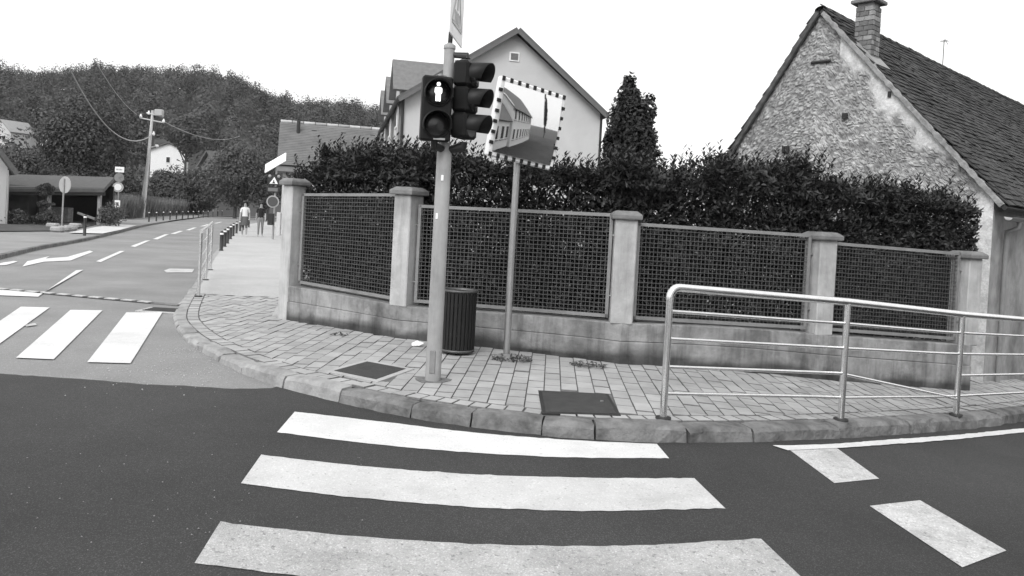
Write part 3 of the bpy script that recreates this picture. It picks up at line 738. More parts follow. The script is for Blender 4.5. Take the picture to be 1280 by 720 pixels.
# crossing sign on the mast top, seen almost edge-on
u, n = axes(math.radians(84)); sc_c = Vector((bx_ + .045, by_ + .02, 3.40))
sp = MB().bbox(sc_c, (.60, .012, .64), .004, (u, -n, Zz)).build('crossing_sign', M_white, tlt)
b = MB(); tri = [(-.22, -.20), (.22, -.20), (0, .20)]; M_mark = mat('sign_marks', .22, .6)
for i in range(3):
    p, q = tri[i], tri[(i + 1) % 3]; P_, Q_ = sc_c + u * p[0] + Zz * p[1] + n * .009, sc_c + u * q[0] + Zz * q[1] + n * .009
    dv = (Q_ - P_); l = dv.length; dv.normalize(); b.box((P_ + Q_) / 2, (l, .004, .03), (dv, n, n.cross(dv)))
for k in range(4): b.box(sc_c + u * (-.1 + .065 * k) - Zz * .13 + n * .009, (.03, .004, .10), (u, -n, Zz))
b.lathe(sc_c + Zz * .06 + n * .007, [(.03, 0), (.03, .003)], 12, (Zz, u, n)); b.box(sc_c + Zz * -.01 + n * .009, (.03, .004, .1), (u, -n, Zz))
b.build('crossing_symbol', mat('faded_sign_marks', .5, .6), sp)
MB().box(sc_c - n * .02, (.62, .014, .03), (u, -n, Zz)).build('sign_back_rail', M_dark, sp)
MB().tube([(bx_, by_, 3.0), (bx_ + .02, by_ + .01, 3.62)], .02, 8).build('sign_stub', M_dark, sp)

# ------------------------------------------------------------------ traffic mirror
MP = G(633, 446, .12); mt = thing('traffic_mirror', 'convex rectangular traffic mirror with a black and white edge on a thin pole', 'mirror', MP)
pt = at(645, 203, MP.y)
MB().tube([MP - Zz * .1, Vector((MP.x, MP.y, 1.2)), Vector((MP.x + .01, MP.y + .0, 2.75))], .036, 14).build('pole', M_galv, mt)
MB().lathe(MP, [(.11, -.01), (.10, .02), (.045, .03)], 14).build('base_collar', M_conc, mt)
YAW, TILT, SPIN = math.radians(36.5), math.radians(4.5), math.radians(6.0)
u, n = axes(YAW); n = (n * math.cos(TILT) - Zz * math.sin(TILT)).normalized(); v = n.cross(u) * -1
if v.z < 0: v = -v
u, v = (u * math.cos(SPIN) - v * math.sin(SPIN)), (v * math.cos(SPIN) + u * math.sin(SPIN))
mc = at(660, 156, MP.y - .10); MW, MH = .86, .80; EB = .048
bx3 = (u, -n, v)
bd = MB(); bd.bbox(mc - n * .035, (MW, .07, MH), .012, bx3); body = bd.build('mirror_frame', M_white, mt)
for s_, nb in ((1, 9), (-1, 9)):
    for k in range(nb):
        x = lerp(-MW / 2 + .03, MW / 2 - .03, k / (nb - 1)); MB().box(mc + u * x + v * s_ * (MH / 2 - EB / 2 + .006) + n * .004, (.034, .012, EB - .004), bx3).build('edge_block', M_black, body)
for s_, nb in ((1, 7), (-1, 7)):
    for k in range(1, nb):
        y = lerp(-MH / 2 + .03, MH / 2 - .03, k / nb); MB().box(mc + v * y + u * s_ * (MW / 2 - EB / 2 + .006) + n * .004, (EB - .004, .012, .034), bx3).build('edge_block', M_black, body)
RC = 2.7; NG = 28; gw, gh = MW / 2 - EB, MH / 2 - EB; V = []
for j in range(NG + 1):
    for i in range(NG + 1):
        x = lerp(-gw, gw, i / NG); y = lerp(-gh, gh, j / NG); zz = math.sqrt(RC * RC - x * x - y * y) - math.sqrt(RC * RC - gw * gw - gh * gh) + .002
        V.append(mc + u * x + v * y + n * zz)
Fq = [(j * (NG + 1) + i, j * (NG + 1) + i + 1, (j + 1) * (NG + 1) + i + 1, (j + 1) * (NG + 1) + i) for j in range(NG) for i in range(NG)]
np_mesh('mirror_glass', [tuple(p) for p in V], Fq, mat('mirror_silver', .80, .03, metal=1.0), body, True)
b = MB(); b.bbox(mc - n * .10 - v * .05, (.12, .10, .2), .01, bx3); b.tube([mc - n * .12 - v * .15, Vector((MP.x + .01, MP.y, mc.z - .15))], .025, 8); b.build('clamp', M_galv, mt)

# ------------------------------------------------------------------ litter bin
BP = G(571, 441, .12); bt = thing('litter_bin', 'dark slatted cylindrical litter bin standing by the wall', 'bin', BP); BR, BH = .178, .66
MB().lathe(BP, [(BR - .03, .05), (BR - .03, BH - .02), (BR - .04, BH - .02), (BR - .045, .06)], 24).build('liner', M_black, bt)
for z in (.06, .18, .50): MB().lathe(BP + Zz * z, [(BR - .022, 0), (BR - .012, 0), (BR - .012, .03), (BR - .022, .03), (BR - .022, 0)], 24, close=False).build('hoop', M_black, bt)
for k in range(26):
    a = 2 * PI * k / 26; d = Vector((math.cos(a), math.sin(a), 0)); e = Vector((-math.sin(a), math.cos(a), 0))
    MB().bbox(BP + d * (BR - .004) + Zz * (BH / 2 + .02), (.034, .014, BH - .06), .004, (e, d, Zz)).build('slat', mat('dark_slat', .013, .55, .25, 5), bt)
MB().lathe(BP + Zz * (BH), [(BR - .02, -.01), (BR + .012, -.01), (BR + .014, .012), (BR - .02, .014), (BR - .02, -.01)], 28, close=False).build('rim', mat('rim_steel', .12, .5, metal=.6), bt)
MB().lathe(BP, [(BR - .02, .025), (BR + .006, .025), (BR + .006, .05), (BR - .02, .05)], 28).build('base_ring', mat('base_steel', .12, .5, metal=.6), bt)
for a in (0.5, 2.6, 4.6): MB().cyl(BP + Vector((math.cos(a) * .12, math.sin(a) * .12, -.01)), BP + Vector((math.cos(a) * .12, math.sin(a) * .12, .05)), .02, n=8).build('foot', M_black, bt)

# litter and dead leaves
p = G(522, 432, .125); b = MB(); b.add([p + Vector((x, y, z)) for x, y, z in ((-.06, -.02, .0), (.03, -.04, .01), (.07, .02, .03), (-.02, .05, .045), (-.07, .03, .02), (0, 0, .055))], [(0, 1, 5), (1, 2, 5), (2, 3, 5), (3, 4, 5), (4, 0, 5), (4, 3, 2, 1, 0)])
tag(b.build('paper_scrap', M_white), 'crumpled white paper scrap on the pavers left of the litter bin', 'litter')
def leaf_litter(label, c, R_, n, seed):
    r = np.random.default_rng(seed); P = np.zeros((n, 3)); a = r.random(n) * 2 * PI; q = np.sqrt(r.random(n)) * R_
    P[:, 0] = c.x + np.cos(a) * q * 1.6; P[:, 1] = c.y + np.sin(a) * q; P[:, 2] = [ground_w(x) + .006 for x in P[:, 0]]; P[:, 2] += r.random(n) * .02
    D = np.stack([r.normal(size=n), r.normal(size=n), r.normal(size=n) * .2], 1); N = np.stack([r.normal(size=n) * .3, r.normal(size=n) * .3, np.ones(n)], 1)
    V, Fq = leaf_faces(P, D, N, .03 + .035 * r.random(n), .008 + .008 * r.random(n)); o = np_mesh('dead_leaves', V, Fq, mat('dead_leaf', .07, .8, island=.5)); tag(o, label, 'leaves', kind='stuff')
leaf_litter('dry dark leaves lying round the foot of the mirror pole', G(640, 449, .12), .14, 150, 3)
leaf_litter('dry leaves and weeds gathered on the pavers along the wall foot', G(735, 457, .12), .12, 90, 4)
leaf_litter('small tuft of dry leaves on the walk before the first wall panel', G(424, 420, .1), .06, 30, 5)
def road_grit(label, cs, n, seed, name, m_, s0):
    r = np.random.default_rng(seed); V = []; Fq = []
    tet = np.array([(-1, -.6, 0), (1, -.5, 0), (.1, .9, 0), (0, 0, 1.1)])
    for k in range(n):
        c = cs[r.integers(0, len(cs))]; a, R_ = c; x, y = a.x + r.normal() * R_, a.y + r.normal() * R_ * .8; s_ = s0 * (.5 + r.random()); an = r.random() * 6.28
        rot = np.array([[math.cos(an), -math.sin(an), 0], [math.sin(an), math.cos(an), 0], [0, 0, 1]]); o_ = len(V) 
        V += [tuple(q) for q in (tet * s_) @ rot.T + np.array([x, y, zt(x) + .003])]; Fq += [(o_, o_ + 1, o_ + 3), (o_ + 1, o_ + 2, o_ + 3), (o_ + 2, o_, o_ + 3)]
    o = np_mesh(name, V, Fq, m_); tag(o, label, 'grit', kind='stuff')
road_grit('pale grit scattered on the dark asphalt', [(g2((120, 620)), .7), (g2((250, 560)), .6), (g2((60, 540)), .8), (g2((230, 690)), .4)], 150, 8, 'road_grit', mat('pale_grit', .22, .9), .0040)
road_grit('loose grit lying at the kerb corner beyond the dark asphalt', [(g2((260, 462)), .35), (g2((200, 470)), .4), (g2((230, 440)), .2)], 260, 9, 'kerb_grit', mat('kerb_grit', .38, .9), .006)

# ------------------------------------------------------------------ stone gabled house on the right
def gable_house():
    A = Vector((6.75, 10.8, 0)); g = Vector((-.678, .735, 0)); r = Vector((.735, .678, 0)); gout = -r
    S_A, S_L = 2.68, 4.55; Z0 = -.8; ZE = 2.2
    ap = A + g * S_A; ZA = at(1015, 16, ap.y).z; ZL = 2.35
    t = thing('stone_house', 'old rubble stone gabled house with tiled roof and brick chimney behind the hedge', 'house', (A.x, A.y, Z0))
    def roofz(s): return lerp(ZE, ZA, s / S_A) if s < S_A else lerp(ZA, ZL, (s - S_A) / (S_L - S_A))
    # rubble gable: stones stand proud of the mortar
    rs = np.random.default_rng(21); st = .019; ns = int(S_L / st); ncol = ns + 1
    NS = 6500; pts = np.stack([rs.random(NS) * S_L, 1.2 + rs.random(NS) * (ZA - 1.0)], 1); tone = .72 + .5 * rs.random(NS) ** 1.1
    SS = np.linspace(0, S_L, ncol); nz = 250; V = []
    ztop = np.array([roofz(s) for s in SS])
    s_all = np.repeat(SS, nz + 1); z_all = np.concatenate([np.linspace(Z0, zt_, nz + 1) for zt_ in ztop])
    d1 = np.full(len(s_all), 9.); d2 = d1.copy(); idx = np.zeros(len(s_all), int)
    for k, (ps, pz) in enumerate(pts):
        d = np.hypot((s_all - ps) * .8, (z_all - pz) * 1.35); m = d < d1; d2 = np.where(m, d1, np.minimum(d2, d)); idx = np.where(m, k, idx); d1 = np.where(m, d, d1)
    edge = np.clip((d2 - d1) / .018, 0, 1)
    nf = np.array([mnoise.fractal(Vector((a * 1.3, b_ * 1.3, 3.1)), 1.0, 2.0, 4) for a, b_ in zip(s_all, z_all)])
    nf2 = np.array([mnoise.fractal(Vector((a * 9, b_ * 9, 7.7)), 1.0, 2.0, 3) for a, b_ in zip(s_all, z_all)])
    dist_r = (np.array([roofz(s) for s in s_all]) - z_all)
    pl = 1 / (1 + np.exp(-np.where(s_all < S_A - .35, .40 + .75 * nf - dist_r * 1.0, -.5) * 22))      # plaster left under the right verge
    pl = np.maximum(pl, 1 / (1 + np.exp(-(.30 - s_all + .12 * nf) * 22)))
    pl = np.maximum(pl, 1 / (1 + np.exp(-(.10 - (z_all - Z0) * .12 + .2 * nf) * 14)) * .7)
    disp = (edge * (.022 + .024 * (tone[idx] - .9)) + nf2 * .010) * (1 - pl) + pl * (.036 + nf2 * .005)
    val = (lerp(.60, 1.0, edge) * tone[idx] * (1 + .26 * nf2 + .22 * nf)) * (1 - pl) + pl * (1.42 + .5 * nf + .3 * nf2)
    for k in range(len(s_all)):
        p = A + g * s_all[k] + gout * disp[k] + Zz * z_all[k]; V.append((p.x, p.y, p.z))
    Fq = [(i * (nz + 1) + j, (i + 1) * (nz + 1) + j, (i + 1) * (nz + 1) + j + 1, i * (nz + 1) + j + 1) for i in range(ns) for j in range(nz)]
    o = np_mesh('gable_wall', V, Fq, mat('rubble_stone', .42, .95, .25, 30, .6, 70, attr='tone'), t, False)
    a = o.data.attributes.new('tone', 'FLOAT', 'POINT'); a.data.foreach_set('value', np.clip(val, .15, 2.0).astype(np.float32))
    # vent holes
    for px, py, w, h in ((1056, 145, .08, .09), (1112, 118, .045, .09), (982, 187, .12, .12)):
        p = hit(px, py, A + gout * .05, gout); MB().box(p, (w, .04, h), (g, gout, Zz)).build('vent_hole', M_black, o)
    p = hit(1026, 77, A + gout * .04, gout); MB().bbox(p, (.35, .05, .05), .02, (g, gout, Zz)).build('lintel_stone', mat('dark_stone', .06, .9, .3, 10), o)
    # long side wall towards the street
    LN = 12.0; b = MB(); w0 = A; b.prism([w0 + Zz * Z0 + r * .03, w0 + r * LN + Zz * Z0, w0 + r * LN + Zz * ZE, w0 + r * .03 + Zz * ZE], g * .3)
    b.prism([w0 + g * S_L + r * .1 + Zz * Z0, w0 + g * S_L + r * LN + Zz * Z0, w0 + g * S_L + r * LN + Zz * ZL, w0 + g * S_L + r * .1 + Zz * ZL], g * -.3)
    b.build('side_wall', mat('peeling_plaster', .33, .9, .25, 2.5, .4, 20, stain=.5), t)
    b = MB(); b.prism([w0 + r * LN + Zz * Z0, w0 + r * LN + g * S_L + Zz * Z0, w0 + r * LN + g * S_L + Zz * ZL, w0 + r * LN + g * S_A + Zz * ZA, w0 + r * LN + Zz * ZE], r * -.2); b.build('back_gable', M_conc, t)
    # roof
    sl = (g * S_A + Zz * (ZA - ZE)); SLL = sl.length; sl.normalize(); rn_ = r.cross(sl); rn_ = -rn_ if rn_.z < 0 else rn_
    sl2 = (g * (S_A - S_L) + Zz * (ZA - ZL)); SLL2 = sl2.length; sl2.normalize(); rn2 = r.cross(sl2); rn2 = -rn2 if rn2.z < 0 else rn2
    rf = thing_obj = MB(); e0 = A + Zz * ZE - sl * .22 - r * .10; rf.prism([e0, e0 + r * (LN + .2), e0 + r * (LN + .2) + sl * (SLL + .22), e0 + sl * (SLL + .22)], rn_ * .06)
    e2 = A + g * S_L + Zz * ZL - sl2 * .2 - r * .10; rf.prism([e2, e2 + r * (LN + .2), e2 + r * (LN + .2) + sl2 * (SLL2 + .2), e2 + sl2 * (SLL2 + .2)], rn2 * .06)
    roof = rf.build('roof', M_dark, t)
    tb = MB(); ex = .112; TW = .165
    MT = [mat('roof_tile_%d' % k, v_, .85, .25, 10, .3, 60, stain=.3) for k, v_ in enumerate((.042, .055, .075, .032))]
    def tiles(e, s_dir, nrm, length, n_w, wob):
        nc = int(length / ex)
        for c in range(nc):
            for k in range(n_w):
                off = (.5 if c % 2 else 0) * TW; x = k * TW + off
                if x > LN + .1: continue
                cpos = e + r * (x + TW / 2) + s_dir * (c * ex + .14 + random.gauss(0, .007)) + nrm * (.078 + random.gauss(0, .004) + .014 * math.sin(x * 1.7 + c * .2))
                tl = .12 + random.gauss(0, .02); ax = (r, (s_dir - nrm * tl).normalized(), (nrm + s_dir * tl).normalized())
                tb.m = random.choices(range(4), (4, 4, 1, 3))[0]; tb.box(cpos, (TW - .006, .23, .016), ax)
    tiles(e0, sl, rn_, SLL + .22, int((LN + .2) / TW), 1); tiles(e2, sl2, rn2, SLL2 + .2, int((LN + .2) / TW), 1)
    o = tb.build('roof_tiles', MT, roof, fix=False); o['kind'] = 'stuff'
    # ridge tiles, one by one, with a sag
    x = -.06; k = 0
    while x < LN:
        p = ap + Zz * (ZA + .075) + r * x; b = MB(); K = 8; vs = []
        for (xx, rr) in ((0, .105), (.36, .088)):
            for j in range(K + 1):
                a_ = PI * j / K; vs.append(p + r * xx + g * (math.cos(a_) * rr) + Zz * (math.sin(a_) * rr * .8 - .045 + random.gauss(0, .003)))
        b.add(vs, [(j, j + 1, K + 2 + j, K + 1 + j) for j in range(K)], True); b.build('ridge_tile', random.choice(MT[:2]), roof); x += .33
    # mortar verge on the gable edge
    for (e, sd, l, nr) in ((A + Zz * ZE - sl * .15, sl, SLL + .1, rn_), (A + g * S_L + Zz * ZL - sl2 * .1, sl2, SLL2 + .08, rn2)):
        b = MB(); nseg = 90; rows_ = []
        for k in range(nseg + 1):
            p = e + sd * (l * k / nseg); j1, j2 = mnoise.noise(Vector((k * .35, 1, 0))) * .022, mnoise.noise(Vector((k * .5, 7, 0))) * .016
            rows_.append([p - r * (.125 + j1) + nr * (.055 + j2), p - r * .07 + nr * (.065 + j2), p - r * .07 - nr * .02, p - r * (.115 + j1) - nr * (.008 + j2)])
        b.add([v for q in rows_ for v in q], [(k * 4 + j, k * 4 + (j + 1) % 4, k * 4 + 4 + (j + 1) % 4, k * 4 + 4 + j) for k in range(nseg) for j in range(4)] + [(0, 1, 2, 3), tuple(nseg * 4 + j for j in (3, 2, 1, 0))])
        b.build('verge_mortar', mat('verge_mortar' if nr is rn_ else 'dark_verge', .34 if nr is rn_ else .10, .95, .3, 14, .5, 40, stain=.4), roof)
    # gutter and downpipe
    ge = A + Zz * (ZE - .06) - sl * .25 + rn_ * .0
    b = MB(); K = 8; vs = []
    for x in (-.1, LN):
        for rr in (.06, .052):
            for j in range(K + 1): a_ = PI + PI * j / K; vs.append(ge + r * x - g * .04 + g * (math.cos(a_) * rr) + Zz * (math.sin(a_) * rr))
    st_ = K + 1
    b.add(vs, [(j, j + 1, 2 * st_ + j + 1, 2 * st_ + j) for j in range(K)] + [(st_ + j, 3 * st_ + j, 3 * st_ + j + 1, st_ + j + 1) for j in range(K)], True); b.build('gutter', M_galv, roof)
    dp = A + r * .42 - g * .06
    b = MB(); b.tube([ge + r * .42 - g * .04 - Zz * .05, ge + r * .42 - g * .04 - Zz * .14, dp + Zz * (ZE - .45), dp + Zz * (ZE - .55), dp + Zz * (Z0 + .1)], .034, 10); b.build('downpipe', M_fence, t)
    # chimney built of bricks
    cb = hit(1083, 62, e0 + rn_ * .08, rn_); sz = .28
    base = Vector((cb.x, cb.y, cb.z - .35)); ctop = at(1080, 6, cb.y).z
    ch = MB().box((base.x, base.y, (base.z + ctop) / 2), (sz - .03, sz - .03, ctop - base.z), (r, g, Zz)).build('chimney', mat('chimney_mortar', .30, .95, .2, 20), roof)
    nco = int((ctop - base.z) / .078); bm_ = [mat('chimney_brick_%d' % k, v_, .9, .2, 20, .4, 60) for k, v_ in enumerate((.22, .29, .15))]
    me_s = None
    for c in range(nco):
        z = base.z + (c + .5) * .078
        for face in range(4):
            dx = (r, g, -r, -g)[face]; du = (g, -r, -g, r)[face]
            lens_ = (.135, .135) if c % 2 == 0 else (.065, .135, .065); uu = -sz / 2 + .0
            for l in lens_:
                p = Vector((base.x, base.y, z)) + dx * (sz / 2 - .02) + du * (uu + l / 2 + (.002 if face % 2 else 0))
                MB().box(p, (l - .010, .05 + (face % 2) * .004, .066), (du, dx, Zz)).build('brick', random.choice(bm_), ch); uu += l + .005
    MB().bbox((base.x, base.y, ctop + .03), (sz + .14, sz + .14, .06), .012, (r, g, Zz)).build('chimney_cap', M_cap, ch)
    MB().bbox((base.x, base.y, ctop + .10), (sz + .04, sz + .04, .08), .012, (r, g, Zz)).build('chimney_cap', M_cap, ch)
    q = cb - rn_ * .02; MB().prism([q - r * .27 - sl * .42, q + r * .27 - sl * .42, q + r * .27 + sl * .1, q - r * .27 + sl * .1], rn_ * .035).build('chimney_flashing', mat('flashing', .28, .8, .2, 12), ch)
    # aerial on the ridge
    apx = at(1229, 112, 20.0); x_ = (apx - ap).dot(r) if False else 6.3
    p = ap + r * 5.6 + Zz * (ZA + .05); b = MB(); b.tube([p, p + Zz * .62], .008, 6); b.tube([p + Zz * .6 - g * .05 - r * .1, p + Zz * .56 + r * .25], .005, 5)
    for k in range(3): b.tube([p + Zz * .59 + r * (.06 * k - .05) - g * .08, p + Zz * .59 + r * (.06 * k - .05) + g * .08], .004, 4)
    b.build('aerial', M_dark, roof)
gable_house()

# ------------------------------------------------------------------ pale gabled house with dormers in the middle distance
def pale_house():
    th = math.radians(13); u = Vector((math.cos(th), math.sin(th), 0)); w = Vector((-math.sin(th), math.cos(th), 0))
    PLc = at(503, 180, 34.0); Lp = Vector((PLc.x, PLc.y, 0)); q = None
    for s in np.linspace(6, 12, 300):                       # right corner where the ray at the right wall edge crosses the gable plane
        p = Lp + u * s; v_ = p - Vector((0, 0, 0)); px = CX + F * (Vector((p.x, p.y, 4.5 - H)).dot(RV)) / Vector((p.x, p.y, 4.5 - H)).dot(FW)
        if q is None or abs(px - 747) < q[0]: q = (abs(px - 747), s)
    Wd = q[1]; q = None
    for s in np.linspace(2, 9, 300):
        p = Lp + u * s; zz = at(645, 40, p.y); d = abs(zz.x - p.x)
        if q is None or d < q[0]: q = (d, s, zz.z)
    SA, ZA = q[1], q[2]; ZE = 6.75
    t = thing('pale_house', 'pale plastered gabled house with dormers and a small attic vent above the hedge', 'house', Lp)
    LN = 15.0
    b = MB(); b.prism([Lp, Lp + u * Wd, Lp + u * Wd + Zz * ZE, Lp + u * SA + Zz * (ZA - .1), Lp + Zz * ZE], w * LN); b.build('wall', M_plaster, t)
    sl = (u * SA + Zz * (ZA - ZE)).normalized(); s2 = (u * (SA - Wd) + Zz * (ZA - ZE)).normalized()
    rf = MB(); ov = .45
    for (e, d, l) in ((Lp + Zz * ZE, sl, math.hypot(SA, ZA - ZE)), (Lp + u * Wd + Zz * ZE, s2, math.hypot(Wd - SA, ZA - ZE))):
        nr = w.cross(d); nr = -nr if nr.z < 0 else nr; e_ = e - d * .35 - w * ov
        rf.prism([e_, e_ + w * (LN + 2 * ov), e_ + w * (LN + 2 * ov) + d * (l + .35), e_ + d * (l + .35)], nr * .14)
    roof = rf.build('roof', mat('dark_tile_roof', .11, .85, .2, 3, .4, 30), t)
    for (e, d, l) in ((Lp + Zz * ZE, sl, math.hypot(SA, ZA - ZE)), (Lp + u * Wd + Zz * ZE, s2, math.hypot(Wd - SA, ZA - ZE))):
        nr = w.cross(d); nr = -nr if nr.z < 0 else nr; e_ = e - d * .37 - w * (ov + .03)
        MB().prism([e_ + nr * .02, e_ + d * (l + .36) + nr * .02, e_ + d * (l + .36) - nr * .12, e_ - nr * .12], w * .04).build('verge_board', mat('verge_board', .13, .8, .1, 3), roof)
    # attic vent
    vp = hit(643, 71, Lp - w * .02, w); fr = MB().bbox(vp, (.46, .06, .42), .01, (u, w, Zz)).build('attic_vent', M_white, t)
    MB().box(vp - w * .035, (.34, .02, .30), (u, w, Zz)).build('vent_grille', mat('vent_dark', .12, .7), fr)
    for k in range(5): MB().box(vp - w * .05 + Zz * (-.12 + .06 * k), (.34, .015, .025), (u, w, Zz)).build('vent_slat', mat('vent_slat', .25, .7), fr)
    # downpipes and gutters
    MB().tube([Lp - u * .06 - w * .06 + Zz * .2, Lp - u * .06 - w * .06 + Zz * (ZE - .1)], .06, 8).build('downpipe', M_dark, t)
    MB().tube([Lp + u * (Wd + .06) - w * .02 + Zz * .2, Lp + u * (Wd + .06) - w * .02 + Zz * (ZE - .1)], .06, 8).build('downpipe', M_dark, t)
    MB().tube([Lp - u * .3 - w * ov + Zz * (ZE - .22), Lp - u * .3 + w * (LN + ov) + Zz * (ZE - .22)], .08, 8).build('gutter', M_dark, roof)
    # cross dormers on the left long side
    for k, s in enumerate((2.6, 7.4, 12.2)):
        wd = 2.6; c = Lp + w * s; zr = 8.75; ze = 7.35
        b = MB(); b.prism([c - w * wd / 2 + Zz * 3.0, c + w * wd / 2 + Zz * 3.0, c + w * wd / 2 + Zz * ze, c + Zz * (zr - .1), c - w * wd / 2 + Zz * ze], u * 2.6 - u * 0)
        for v_i in range(len(b.v)): b.v[v_i] = tuple(Vector(b.v[v_i]) - u * .12)
        dm = b.build('dormer', M_plaster, t); b = MB()
        for sg in (-1, 1):
            d = (w * (-sg * wd / 2) + Zz * (zr - ze)).normalized(); nr = u.cross(d); nr = -nr if nr.z < 0 else nr; e_ = c + w * sg * wd / 2 + Zz * ze - d * .3 - u * .45
            b.prism([e_, e_ + u * 3.3, e_ + u * 3.3 + d * (math.hypot(wd / 2, zr - ze) + .3), e_ + d * (math.hypot(wd / 2, zr - ze) + .3)], nr * .12)
        b.build('dormer_roof', mat('dormer_roof', .17, .85, .2, 5, .3, 40), dm)
        b = MB(); b.bbox(c - u * .14 + Zz * 6.2, (.06, 1.1, 1.2), .01, (u, w, Zz)); wi = b.build('window', M_white, dm); MB().box(c - u * .18 + Zz * 6.2, (.02, .9, 1.0), (u, w, Zz)).build('pane', M_black, wi)
        MB().tube([c - w * (wd / 2 + .15) - u * .15 + Zz * .2, c - w * (wd / 2 + .15) - u * .15 + Zz * 6.6], .055, 6).build('downpipe', M_galv, dm)
pale_house()

# ------------------------------------------------------------------ low house with a plain tiled roof beyond the fence end
def brown_roof_house():
    a = at(357, 158, 56.0); c = at(482, 164, 58.0); u = Vector((c.x - a.x, c.y - a.y, 0)); u.normalize(); f = Vector((u.y, -u.x, 0)); Ln = 16.0
    if f.y > 0: f = -f
    R0 = Vector((a.x, a.y, 0)); ZR = (a.z + c.z) / 2; ZE = 4.1; dp = 4.2
    t = thing('tiled_roof_house', 'low house with a wide plain tiled roof and pale ridge caps beyond the hedge', 'house', R0 + f * dp)
    b = MB(); b.prism([R0 + f * (dp - .4), R0 - f * (dp - .4), R0 - f * (dp - .4) + Zz * ZE, R0 + Zz * (ZR - .2), R0 + f * (dp - .4) + Zz * ZE], u * Ln); b.build('wall', M_plaster, t)
    b = MB()
    for s in (1, -1):
        e = R0 + f * dp * s + Zz * (ZE - .2) - u * .4; d = R0 + Zz * ZR - u * .4
        nr = u.cross(d - e).normalized(); nr = -nr if nr.z < 0 else nr; b.prism([e, e + u * (Ln + .8), d + u * (Ln + .8), d], nr * .18)
    roof = b.build('roof', mat('worn_tile_roof', .16, .9, .18, 1.5, .5, 12, stain=.2), t)
    nr = (f * (ZR - ZE) + Zz * dp).normalized(); down = (f * dp - Zz * (ZR - ZE)).normalized()
    for k in range(1, 26):                            # tile courses
        e = R0 + Zz * ZR + down * (k * .2) - u * .4 + nr * .19; MB().box(e + u * (Ln / 2 + .4), (Ln + .8, .21, .03), (u, (down + nr * .09).normalized(), nr)).build('tile_course', mat('worn_tile_roof', .16), roof)
    for k in range(20): MB().tube([R0 + Zz * (ZR + .2) + u * (k * .82 - .35), R0 + Zz * (ZR + .23) + u * (k * .82 + .42)], [.15, .12], 8).build('ridge_cap', mat('ridge_cap', .30, .9, .2, 5) if k % 2 else mat('ridge_cap_light', .45, .9, .2, 5), roof)
    p = R0 + f * 1.0 + u * .9 + Zz * (ZR - .7); MB().tube([p, p + Zz * .95], .13, 8).build('vent_pipe', M_dark, roof)
    for k in range(5): MB().box(R0 + Zz * (ZR - .35) + f * .65 + u * (2 + 2.1 * k), (.35, .2, .08), (u, f, Zz)).build('vent_tile', M_dark, roof)
brown_roof_house()

# ------------------------------------------------------------------ trees behind the hedge
def gz(x, y): return Vector((x, y, zt(x)))
p = at(788, 190, 21.0)
make_tree('evergreen_tree', 'dark columnar evergreen tree beside the pale house', gz(p.x, 21.0), 6.2, 3.85, (.98, .95, 2.4), 95, 22000, .06, M_ever, trunk=.13, sub=.27, limbs=10, taper=(1.15, .72))
p = at(905, 215, 10.4)
make_tree('loose_shrub', 'loose light shrub growing between the hedge and the stone gable', gz(p.x, 10.4), 3.0, 2.2, (.42, .4, .62), 26, 2200, .028, M_shoot, cat='shrub', trunk=.04, sub=.34, limbs=14)
p = at(825, 205, 9.9)
make_tree('loose_shrub', 'feathery grey shrub topping the hedge beside the evergreen tree', gz(p.x, 9.9), 2.9, 2.12, (.62, .4, .42), 26, 3600, .028, M_shoot, cat='shrub', trunk=.04, sub=.36, limbs=12)

# ------------------------------------------------------------------ bollards
def bollard(base, label, group, h=.64):
    t = thing('bollard', label, 'bollard', base, group)
    MB().lathe(base, [(.075, -.02), (.07, .02), (.055, .03), (.055, h - .12)], 12).build('shaft', M_black, t)
    MB().lathe(base + Zz * (h - .12), [(.057, 0), (.057, .06)], 12).build('band', M_white, t)
    MB().lathe(base + Zz * (h - .06), [(.055, 0), (.055, .03), (.03, .06)], 12).build('top', M_black, t)
    return t
bl = None
for px, py in [(276.4, 313), (280.6, 308), (284.2, 304), (288, 298.5), (291.5, 294.8), (295.6, 291.5), (300, 288.6), (304, 287), (307.8, 285.6), (311, 284)]:
    q = G(px, py, .05)
    if bl is None: bl = bollard(q, 'black bollard with white band edging the walkway where people walk', 'bollards along the walkway'); b0 = q
    else: copy_tree(bl, q - b0)
bl2 = None
farb = [(186, 278), (195.3, 277.2), (204, 276.2), (212.4, 275.4), (220.5, 274.8), (228, 274.1), (235, 273.4), (241.5, 272.9), (248, 272.3), (254, 271.8), (260, 271.3), (266, 270.8), (272, 270.3), (277.5, 269.9), (283, 269.5)]
for px, py in farb:
    q = G(px, py, .05)
    if bl2 is None: bl2 = bollard(q, 'black bollard with white top along the low wall across the road', 'bollards along the low wall', .78); b0 = q
    else: copy_tree(bl2, q - b0)
bollard(G(105.5, 296, .05), 'lone black bollard with white band beside the pale driveway', None, .85)

